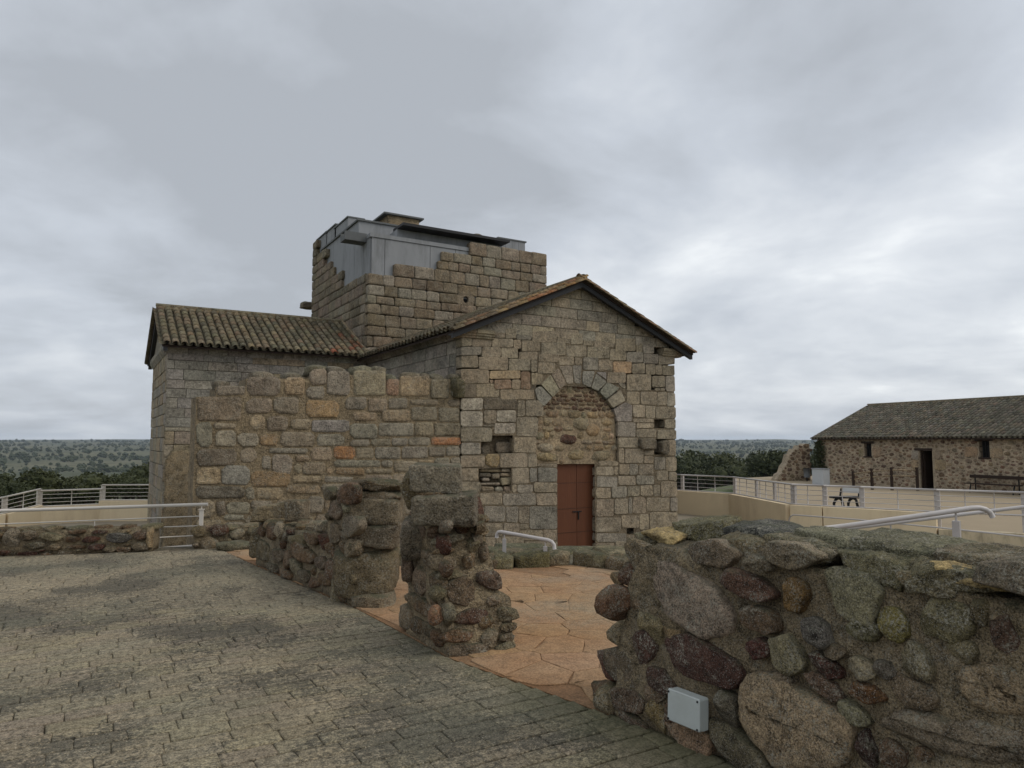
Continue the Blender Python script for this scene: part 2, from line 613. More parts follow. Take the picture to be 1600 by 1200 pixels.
def inset(poly, d):
    cx = sum(p[0] for p in poly) / len(poly)
    cy = sum(p[1] for p in poly) / len(poly)
    out = []
    for x, y in poly:
        dx = max(-d, min(d, cx - x))
        dy = max(-d, min(d, cy - y))
        out.append((x + dx, y + dy))
    return out


def chamfer(poly, c, rng, wob=0.0):
    """cut every corner and shake the points a little"""
    n = len(poly)
    out = []
    for i in range(n):
        p, a, b = poly[i], poly[i - 1], poly[(i + 1) % n]
        for q in (a, b):
            dx, dy = q[0] - p[0], q[1] - p[1]
            L = math.hypot(dx, dy) or 1e-6
            k = min(0.33, c * rng.uniform(0.5, 1.5) / L)
            out.append((p[0] + dx * k + rng.uniform(-wob, wob), p[1] + dy * k + rng.uniform(-wob, wob)))
    return out


def face_stone(pl, poly, back, prof, name, parent, mat, color, smooth=True, mb=None, tilt=(0, 0), rough=0.0, seed=0, facets=None):
    """stone whose outline poly (a, b) lies in plane pl; prof = [(inset or fraction, depth)...]"""
    n = len(poly)
    cx = sum(p[0] for p in poly) / n
    cy = sum(p[1] for p in poly) / n
    verts, faces = [], []
    rings = [[(x, y, -back) for x, y in poly]]
    for ins, d in prof:
        if ins < 0:      # fraction of the radius
            k = -ins
            rings.append([(cx + (x - cx) * k, cy + (y - cy) * k, d) for x, y in poly])
        else:
            rings.append([(x, y, d) for x, y in inset(poly, ins)] if ins else [(x, y, d) for x, y in poly])
    for ri, rg in enumerate(rings):
        for x, y, d in rg:
            dd = d + (tilt[0] * (x - cx) + tilt[1] * (y - cy) if ri else 0)
            if facets and ri:
                for fx, fy, fo in facets:
                    dd = min(dd, fo - fx * (x - cx) - fy * (y - cy))
            q = pl.w(x, y, dd)
            if rough and ri:
                nv = noise.noise_vector(Vector(q * 6.0) + Vector((seed, 0, 0))) * rough + noise.noise_vector(Vector(q * 17.0) + Vector((0, seed, 0))) * rough * 0.6 + noise.noise_vector(Vector(q * 45.0)) * rough * 0.35
                q = q + np.array(nv)
            verts.append(q)
    for k in range(len(rings) - 1):
        for i in range(n):
            j = (i + 1) % n
            faces.append((k * n + i, k * n + j, (k + 1) * n + j, (k + 1) * n + i))
    last = (len(rings) - 1) * n
    verts.append(pl.w(cx, cy, prof[-1][1] + (rough * 0.4 if rough else 0)))
    c = len(verts) - 1
    for i in range(n):
        faces.append((last + i, last + (i + 1) % n, c))
    if mb is not None:
        mb.add(verts, faces, color)
        return None
    return link(name, mesh_of(name, verts, faces, smooth), mat, parent, color)


def ashlar(pl, poly, parent, color, rng, gap=0.005, back=0.30, bev=0.007, bulge=0.0, wob=0.006, ch=0.02, mat='block', proud=0.0, name='stone_block'):
    q = chamfer(inset(poly, gap), ch, rng, wob)
    pr = rng.uniform(-0.008, 0.008) + proud
    return face_stone(pl, q, back, [(0, pr - bev), (bev * 0.9, pr - bev * 0.15), (bev * 2.4 + 0.01, pr + bulge * 0.7)], name, parent, M[mat], color,
                      smooth=False, tilt=(rng.uniform(-.012, .012), rng.uniform(-.012, .012)))


def ell(cx, cy, rx, ry, rot=0.0, n=14, sq=2.6, rng=None, rough=0.10):
    """irregular, roughly polygonal stone outline, counter-clockwise"""
    k = rng.choice((5, 6, 6, 7, 8))
    ph = rng.uniform(0, 6.28)
    cor = []
    for i in range(k):
        t = ph + 2 * math.pi * (i + rng.uniform(-.28, .28)) / k
        c, s = math.cos(t), math.sin(t)
        r = (abs(c) ** sq + abs(s) ** sq) ** (-1 / sq) * rng.uniform(.92, 1.14)
        cor.append((c * r * rx, s * r * ry))
    for _ in range(1):                     # round the corners
        nx = []
        for i in range(len(cor)):
            p, q = cor[i], cor[(i + 1) % len(cor)]
            nx += [(p[0] * .86 + q[0] * .14, p[1] * .86 + q[1] * .14), (p[0] * .14 + q[0] * .86, p[1] * .14 + q[1] * .86)]
        cor = nx
    L = [0.0]
    m = len(cor)
    for i in range(m):
        p, q = cor[i], cor[(i + 1) % m]
        L.append(L[-1] + math.hypot(q[0] - p[0], q[1] - p[1]))
    out = []
    cr, sr = math.cos(rot), math.sin(rot)
    j = 0
    for i in range(n):
        d = L[-1] * i / n
        while L[j + 1] < d:
            j += 1
        f = (d - L[j]) / max(1e-9, L[j + 1] - L[j])
        p, q = cor[j], cor[(j + 1) % m]
        w = rough * .25 * min(rx, ry)
        x, y = p[0] + (q[0] - p[0]) * f + rng.uniform(-w, w), p[1] + (q[1] - p[1]) * f + rng.uniform(-w, w)
        out.append((cx + x * cr - y * sr, cy + x * sr + y * cr))
    return out


def rubble(pl, poly, parent, color, rng, bulge=0.06, back=0.08, mat='rubble', name='stone', mb=None, rough=0.012, rings=4):
    if rings >= 8:
        prof = [(-1.0, -0.5 * bulge), (-0.985, 0.1 * bulge), (-0.95, 0.45 * bulge), (-0.88, 0.75 * bulge), (-0.78, 0.9 * bulge), (-0.64, 0.97 * bulge), (-0.48, 1.0 * bulge), (-0.32, 1.0 * bulge), (-0.16, bulge)]
    elif rings >= 4:
        prof = [(-1.0, -0.4 * bulge), (-0.96, 0.3 * bulge), (-0.86, 0.75 * bulge), (-0.66, 0.95 * bulge), (-0.42, bulge), (-0.2, bulge)]
    else:
        prof = [(-0.95, 0.1 * bulge), (-0.68, 0.8 * bulge)]
    fac = []
    R_ = max(max(abs(p[0] - q[0]) for p in poly for q in poly), 1e-3) / 2
    for _ in range(3):
        t = rng.uniform(0, 6.28)
        sl_ = rng.uniform(.5, 1.5) * bulge / R_
        fac.append((math.cos(t) * sl_, math.sin(t) * sl_, bulge * rng.uniform(.75, 1.15)))
    return face_stone(pl, poly, back, prof, name, parent, M[mat], color, True, mb, (rng.uniform(-.1, .1), rng.uniform(-.1, .1)), rough, rng.uniform(0, 90), fac)


def rock(c, size, parent, color, rng, mat='rubble', name='stone', rotz=0.0, sub=4, amp=0.13, boxy=3.2, tilt=0.0):
    """a free-standing block-like rock: superellipsoid with noise, flattened underside kept"""
    import bmesh
    bm = bmesh.new()
    bmesh.ops.create_icosphere(bm, subdivisions=sub, radius=1.0)
    off = Vector((rng.uniform(0, 50), rng.uniform(0, 50), rng.uniform(0, 50)))
    R = Matrix.Rotation(rotz, 3, 'Z') @ Matrix.Rotation(tilt, 3, 'X')
    mn = min(size)
    hx, hy, hz = (q / 2 for q in size)
    planes = []
    for ax, h in ((0, hx), (1, hy), (2, hz)):
        for sg in (-1, 1):
            jt = .16 if boxy < 5 else .05
            nn = Vector((rng.uniform(-jt, jt), rng.uniform(-jt, jt), rng.uniform(-jt, jt)))
            nn[ax] = sg
            nn.normalize()
            planes.append((nn, h * rng.uniform(.93, 1.03)))
    for _ in range(11):
        dd = Vector((rng.gauss(0, 1), rng.gauss(0, 1), rng.gauss(0, 1))).normalized()
        nn = Vector((dd.x / hx, dd.y / hy, dd.z / hz)).normalized()
        sup = abs(nn.x) * hx + abs(nn.y) * hy + abs(nn.z) * hz
        rnd = math.sqrt((nn.x * hx) ** 2 + (nn.y * hy) ** 2 + (nn.z * hz) ** 2)
        k = min(1.0, max(0.0, (boxy - 2.0) / 4.0))
        planes.append((nn, (rnd * (1 - k) + sup * k) * rng.uniform(.90, 1.05)))
    for v in bm.verts:
        d = v.co.normalized()
        d = Vector((d.x * hx, d.y * hy, d.z * hz)).normalized()
        r1 = sorted(h / max(1e-3, d.dot(nn)) for nn, h in planes if d.dot(nn) > 1e-3)
        r = r1[0] if len(r1) < 2 else r1[0] - .10 * mn * math.exp(-(r1[1] - r1[0]) / (.10 * mn)) * .5
        p = d * r
        p += noise.noise_vector(p * (1.2 / mn) + off) * amp * 0.45 * mn + noise.noise_vector(p * (3.5 / mn) + off) * amp * 0.35 * mn + noise.noise_vector(p * (9.0 / mn) + off) * amp * 0.2 * mn + noise.noise_vector(p * 45 + off) * 0.004
        v.co = R @ p + Vector(tuple(map(float, c)))
    me = bpy.data.meshes.new(name)
    bm.to_mesh(me)
    bm.free()
    me.polygons.foreach_set('use_smooth', [True] * len(me.polygons))
    return link(name, me, M[mat], parent, color)


def fill_stones(pl, inside, box, taken, rng, sizes, tries, place, pack=.92):
    """dart throwing of small stones into the gaps between the traced ones"""
    a0, a1, b0, b1 = box
    for r in sizes:
        for _ in range(tries):
            a, b = rng.uniform(a0, a1), rng.uniform(b0, b1)
            rx, ry = r * rng.uniform(0.95, 1.5), r * rng.uniform(0.65, 0.95)
            if not inside(a, b, r * 0.6):
                continue
            ok = True
            for (x, y, qx, qy) in taken:
                dx, dy = (a - x) / (qx + rx * pack), (b - y) / (qy + ry * pack)
                if dx * dx + dy * dy < 1.0:
                    ok = False
                    break
            if ok:
                taken.append((a, b, rx, ry))
                place(a, b, rx, ry)


def rough_solid(name, sections, mat, parent, amp=0.03, seed=0, freq=4.0, sub=0.10):
    """lumpy body lofted through sections; each section = closed loop of points with equal count (bottom to top)"""
    S = [np.array(s, float) for s in sections]
    out = [S[0]]
    for a, b in zip(S[:-1], S[1:]):
        k = max(1, int(np.max(np.linalg.norm(b - a, axis=1)) / sub))
        for i in range(1, k + 1):
            out.append(a + (b - a) * i / k)
    # refine loops
    loops = []
    L0 = S[0]
    n = len(L0)
    cnt = [max(1, int(np.linalg.norm(L0[(i + 1) % n] - L0[i]) / sub)) for i in range(n)]
    for s in out:
        lp = []
        for i in range(n):
            for k in range(cnt[i]):
                lp.append(s[i] + (s[(i + 1) % n] - s[i]) * k / cnt[i])
        loops.append(lp)
    m = len(loops[0])
    verts = []
    for lp in loops:
        for p in lp:
            d = noise.noise_vector(Vector(p * freq) + Vector((seed, 0, 0))) * amp + noise.noise_vector(Vector(p * freq * 3) + Vector((0, seed, 0))) * amp * 0.4
            verts.append(p + np.array(d))
    faces = []
    for k in range(len(loops) - 1):
        for i in range(m):
            j = (i + 1) % m
            faces.append((k * m + i, k * m + j, (k + 1) * m + j, (k + 1) * m + i))
    faces.append(tuple(range(m - 1, -1, -1)))
    faces.append(tuple(range((len(loops) - 1) * m, len(loops) * m)))
    return link(name, mesh_of(name, verts, faces, True), mat, parent)


# stone colours (linear albedo)
GREY = (0.255, 0.235, 0.195)
GREYC = (0.245, 0.237, 0.22)
WARM = (0.275, 0.235, 0.175)
TAN = (0.33, 0.265, 0.18)
OCHRE = (0.30, 0.215, 0.125)
ORANGE = (0.31, 0.165, 0.085)
DARK = (0.155, 0.135, 0.105)
PALE = (0.36, 0.335, 0.29)
MAROON = (0.092, 0.043, 0.032)
BROWN = (0.15, 0.105, 0.07)
SLATE = (0.105, 0.108, 0.11)
GREEN = (0.165, 0.165, 0.115)

# ------------------------------------------------------------------ main measures of the church
YF = 14.83                       # front of the nave
X0, X1 = 7.39, 14.12             # nave side walls
XC = (X0 + X1) / 2
YW = 21.50                       # front wall of the transept arm
YT = 28.30                       # far side of the tower
XL = 1.72                        # end of the transept arm
YB = 26.75
PIT = -1.25
PF = plane_y(YF)
PS = plane_x(X0)
PWG = plane_y(YW)
# ------------------------------------------------------------------ terrain and grounds
def lerp_table(t, x):
    for (x0, y0), (x1, y1) in zip(t[:-1], t[1:]):
        if x <= x1:
            k = (x - x0) / (x1 - x0)
            k = k * k * (3 - 2 * k) * 0.5 + k * 0.5
            return y0 + (y1 - y0) * k
    return t[-1][1]


T_HEIGHT = [(0, -1.5), (15, -2.2), (60, -6), (120, -11.5), (250, -23), (500, -43), (900, -56), (1800, -50), (3500, -18), (6000, 6), (9200, 20)]


def terrain_h(x, y):
    r = math.hypot(x, y)
    rx, fy = x * _rt[0] + y * _rt[1], x * _fw[0] + y * _fw[1]
    a = math.degrees(math.atan2(rx, fy))              # + is right of the view
    flat = 30 + 40 * max(0.0, min(1.0, (a - 12) / 12.0))
    if abs(a) > 60:
        flat = 60
    rr = max(0.0, r - flat)
    h = lerp_table(T_HEIGHT, rr)
    k = min(1.0, rr / 200.0)
    h += k * (noise.noise(Vector((x, y, 0)) * 0.004) * 7 + noise.noise(Vector((x, y, 5)) * 0.0016) * 9 * min(1, rr / 800))
    h += min(1.0, rr / 2500) * noise.noise(Vector((x, y, 9)) * 0.0006) * 16
    if a < -8:                                          # shoulder of the hill beyond the transept arm
        h += 5.0 * math.exp(-((a + 26) / 5.5) ** 2) * math.exp(-((r - 190) / 70.0) ** 2)
    return h


def build_terrain():
    rs = [0.0]
    r = 6.0
    while r < 9300:
        rs.append(r)
        r *= 1.045 if r > 30 else 1.15
    na = 240
    verts, faces = [(0, 0, terrain_h(0.01, 0))], []
    for r in rs[1:]:
        for k in range(na):
            t = 2 * math.pi * k / na
            x, y = r * math.cos(t), r * math.sin(t)
            verts.append((x, y, terrain_h(x, y)))
    for k in range(na):
        faces.append((0, 1 + k, 1 + (k + 1) % na))
    for i in range(len(rs) - 2):
        for k in range(na):
            k2 = (k + 1) % na
            faces.append((1 + i * na + k, 1 + (i + 1) * na + k, 1 + (i + 1) * na + k2, 1 + i * na + k2))
    o = link('terrain', mesh_of('terrain', verts, faces, True), M['terrain'])
    tag(o, kind='structure')


build_terrain()

RAIL_Z = 0.27
RA, RB, RC, RM, RD, RE = [at_z(u, v, RAIL_Z) for u, v in ((1064, 742), (1145, 745.5), (1237, 757), (1345, 761), (1463, 765.5), (1600, 769.5))]
RF = RE + (RE - RD) * 2.2
R0 = RA + (RA - RB) * 1.6
LPTS = [view_pt((u - 800) / FPX * d, d, CAM_Z - (v - 690) / FPX * d) for u, v, d in ((330, 756.5, 26.2), (165, 757, 26), (70, 763, 25), (17, 775, 24), (-70, 792, 23))]

# floor of the dug-out court round the church
b = MB()
b.prism([(-16, 13), (-6, 9), (9, 2), (22, 0)] + [tuple(p[:2]) for p in (RF, RE, RD, RC, RB, RA, R0)] + [(20, 40), (0, 36), (-3.5, 30), (-9, 24)], PIT - 0.1, PIT)
o = b.build('court_floor', M['gravel'])
tag(o, kind='structure')

# sandy yard in front of the barn
yard = [tuple(p[:2]) for p in (RF, RE, RD, RM, RC, RB)]
yard = [(RF[0], RF[1]), (RE[0], RE[1]), (RD[0], RD[1]), (RM[0], RM[1]), (RC[0], RC[1]), (RB[0], RB[1])]
far = [view_pt(r_, f_, 0) for r_, f_ in ((15.5, 50), (30, 60), (60, 50), (60, 10), (30, 5))]
b = MB()
b.prism([p for p in yard] + [(p[0], p[1]) for p in far], PIT - 0.35, -0.95)
o = b.build('barn_yard', M['sand'])
tag(o, kind='structure')

# terrace slab
TERR = [(-14, -6), (10.5, -6), (8.4, 4.3), (7.3, 5.9), (7.0, 7.6), (6.3, 9.2), (4.4, 9.9), (2.4, 11.9), (1.4, 12.2), (-1.2, 12.8), (-14, 16.2)]
b = MB()
b.prism(TERR, PIT - 0.05, -0.012)
terrace = b.build('terrace', M['paver'])
terrace.color = (0.5, 0.48, 0.45, 1)
tag(terrace, kind='structure')


def edge_x(y):
    t = [(-6, 3.3), (1.2, 2.92), (2.52, 2.86), (3.5, 2.68), (4.9, 2.36), (6.8, 2.27), (9.7, 1.92), (11.2, 1.76), (12.5, 1.7)]
    for (y0, x0), (y1, x1) in zip(t[:-1], t[1:]):
        if y <= y1:
            return x0 + (x1 - x0) * (y - y0) / (y1 - y0)
    return 1.7


def project(p):
    q = np.array(p, float) - CAMP
    z = q @ _fwd
    return 800 + FPX * (q @ _rt) / z, 600 - FPX * (q @ _up) / z, z


def build_pavers():
    rng = random.Random(11)
    items = []
    y = 0.6
    row = 0
    while y < 12.6:
        h = rng.uniform(0.135, 0.165)
        x = -3.6 + rng.uniform(0, 0.25)
        while True:
            w = rng.uniform(0.2, 0.36)
            xe = edge_x(y + h / 2)
            if x > xe - 0.05:
                break
            x2 = min(x + w, xe)
            if xe - x2 < 0.09:
                x2 = xe
            # outside the low wall on the left?
            lim = 12.30 - (x - (-1.03)) * 0.27
            if y + h < lim and (x + x2) / 2 > -4 and x2 - x > 0.04:
                items.append((x, y, x2, y + h))
            x = x2
        y += h
        row += 1
    vis = []
    for it in items:
        c = ((it[0] + it[2]) / 2, (it[1] + it[3]) / 2, 0)
        u, v, z = project(c)
        ok = z > 0.3 and -30 < u < 1630 and 0 < v < 1225
        vis.append((0 if ok else 1, z if z > 0 else 99, it))
    vis.sort(key=lambda t: (t[0], t[1]))
    mb = MB()
    pl = Plane((0, 0, 0), (1, 0, 0), (0, 1, 0))
    for i, (_, _, it) in enumerate(vis):
        x0, y0, x1, y1 = it
        gy0, gy1, gx = rng.uniform(.003, .008), rng.uniform(.003, .008), rng.uniform(.0008, .003)
        poly = chamfer([(x0 + gx, y0 + gy0), (x1 - gx, y0 + gy0), (x1 - gx, y1 - gy1), (x0 + gx, y1 - gy1)], 0.008, rng, 0.004)
        prof = [(0, -0.005), (0.006, rng.uniform(-0.0012, 0.0012)), (0.02, rng.uniform(-0.001, 0.0015))]
        k = rng.uniform(0.90, 1.08)
        if i < 300:
            face_stone(pl, poly, 0.011, prof, 'paver', terrace, M['paver'], (k, k * rng.uniform(.97, 1.02), k * rng.uniform(.94, 1.02)), True)
        else:
            face_stone(pl, poly, 0.011, prof[:2], '', None, None, None, True, mb)
    o = mb.build('paver_field', M['paver'], terrace, True, (1, 1, 1), 'stuff')


build_pavers()


def clip(poly, nx, ny, c):
    """keep the side nx*x + ny*y <= c"""
    out = []
    n = len(poly)
    for i in range(n):
        p, q = poly[i], poly[(i + 1) % n]
        dp, dq = nx * p[0] + ny * p[1] - c, nx * q[0] + ny * q[1] - c
        if dp <= 0:
            out.append(p)
        if dp * dq < 0:
            t = dp / (dp - dq)
            out.append((p[0] + (q[0] - p[0]) * t, p[1] + (q[1] - p[1]) * t))
    return out


def in_poly(p, poly):
    c = False
    n = len(poly)
    for i in range(n):
        x0, y0 = poly[i]
        x1, y1 = poly[(i + 1) % n]
        if (y0 > p[1]) != (y1 > p[1]) and p[0] < (x1 - x0) * (p[1] - y0) / (y1 - y0) + x0:
            c = not c
    return c


FLAGS = [(2.70, 3.45), (2.37, 4.9), (2.28, 6.8), (1.93, 9.7), (1.77, 11.2), (2.3, 11.45), (3.9, 9.2), (4.4, 8.05), (5.44, 7.72), (5.95, 6.6), (6.6, 4.5), (6.6, 2.0), (3.3, 2.0), (3.3, 3.45)]


def build_flags():
    rng = random.Random(5)
    slab = MB()
    slab.prism(FLAGS, -0.0115, -0.005)
    base = slab.build('flagged_floor', M['flag'])
    base.color = (0.72, 0.66, 0.62, 1)
    tag(base, kind='structure')
    pts = []
    for _ in range(9000):
        p = (rng.uniform(1.4, 7), rng.uniform(1.6, 11.8))
        if all(((p[0] - q[0]) / 0.34) ** 2 + ((p[1] - q[1]) / 0.24) ** 2 > 1 for q in pts):
            pts.append(p)
    pl = Plane((0, 0, 0), (1, 0, 0), (0, 1, 0))
    for p in pts:
        if not in_poly(p, FLAGS):
            continue
        poly = [(p[0] - 1, p[1] - 1), (p[0] + 1, p[1] - 1), (p[0] + 1, p[1] + 1), (p[0] - 1, p[1] + 1)]
        for q in sorted(pts, key=lambda q: (q[0] - p[0]) ** 2 + (q[1] - p[1]) ** 2)[1:16]:
            nx, ny = q[0] - p[0], q[1] - p[1]
            poly = clip(poly, nx, ny, (q[0] ** 2 + q[1] ** 2 - p[0] ** 2 - p[1] ** 2) / 2)
        # keep inside the floor (its outline is close to convex near each cell)
        if p[1] > 3.45:
            for (ax, ay), (bx, by) in zip(FLAGS[:12], FLAGS[1:13]):
                mx, my = (ax + bx) / 2, (ay + by) / 2
                L = math.hypot(bx - ax, by - ay)
                nx, ny = -(by - ay) / L, (bx - ax) / L
                if abs((p[0] - ax) * nx + (p[1] - ay) * ny) < 0.7 and (min(math.hypot(p[0] - ax, p[1] - ay), math.hypot(p[0] - bx, p[1] - by), math.hypot(p[0] - mx, p[1] - my)) < max(0.9, L * 0.6)):
                    poly = clip(poly, nx, ny, nx * ax + ny * ay)
        if len(poly) < 3:
            continue
        poly = inset(poly, 0.0025)
        q2 = []
        for i in range(len(poly)):
            a_, b_ = poly[i], poly[(i + 1) % len(poly)]
            q2.append(a_)
            q2.append(((a_[0] + b_[0]) / 2 + rng.uniform(-.012, .012), (a_[1] + b_[1]) / 2 + rng.uniform(-.012, .012)))
        k = rng.uniform(0.95, 1.05)
        face_stone(pl, q2, 0.004, [(0, 0.0025), (0.003, 0.004), (0.03, 0.004 + rng.uniform(0, 0.001))], 'flagstone', base, M['flag'], (k, k * rng.uniform(.98, 1.02), k * rng.uniform(.97, 1.03)), True)


build_flags()

# ------------------------------------------------------------------ church
church = thing('church', (10.7, YF, PIT), 'old granite church with gabled front, tiled roofs and broken square tower', 'church')


def quad_px(pl, T, q):
    x0, y0, x1, y1 = q
    return [pl.px(*T(x, y)) for x, y in ((x0, y1), (x1, y1), (x1, y0), (x0, y0))]


def snap(p, pl):
    """keep the corner stones flush with the church's corners"""
    out = []
    for a, b_ in p:
        if abs(a - X0) < .09:
            a = X0
        if abs(a - X1) < .14:
            a = X1
        out.append((a, b_))
    return out


def Tz(u0, v0, k):
    return lambda x, y: (u0 + x * k, v0 + y * k)


Z2, Z3, Z4, Z6, Z8 = Tz(560, 320, .3375), Tz(700, 560, .25), Tz(280, 560, .3), Tz(380, 700, .2875), Tz(920, 780, .425)


def gable_z(x):
    return 5.70 - 0.432 * abs(x - XC)


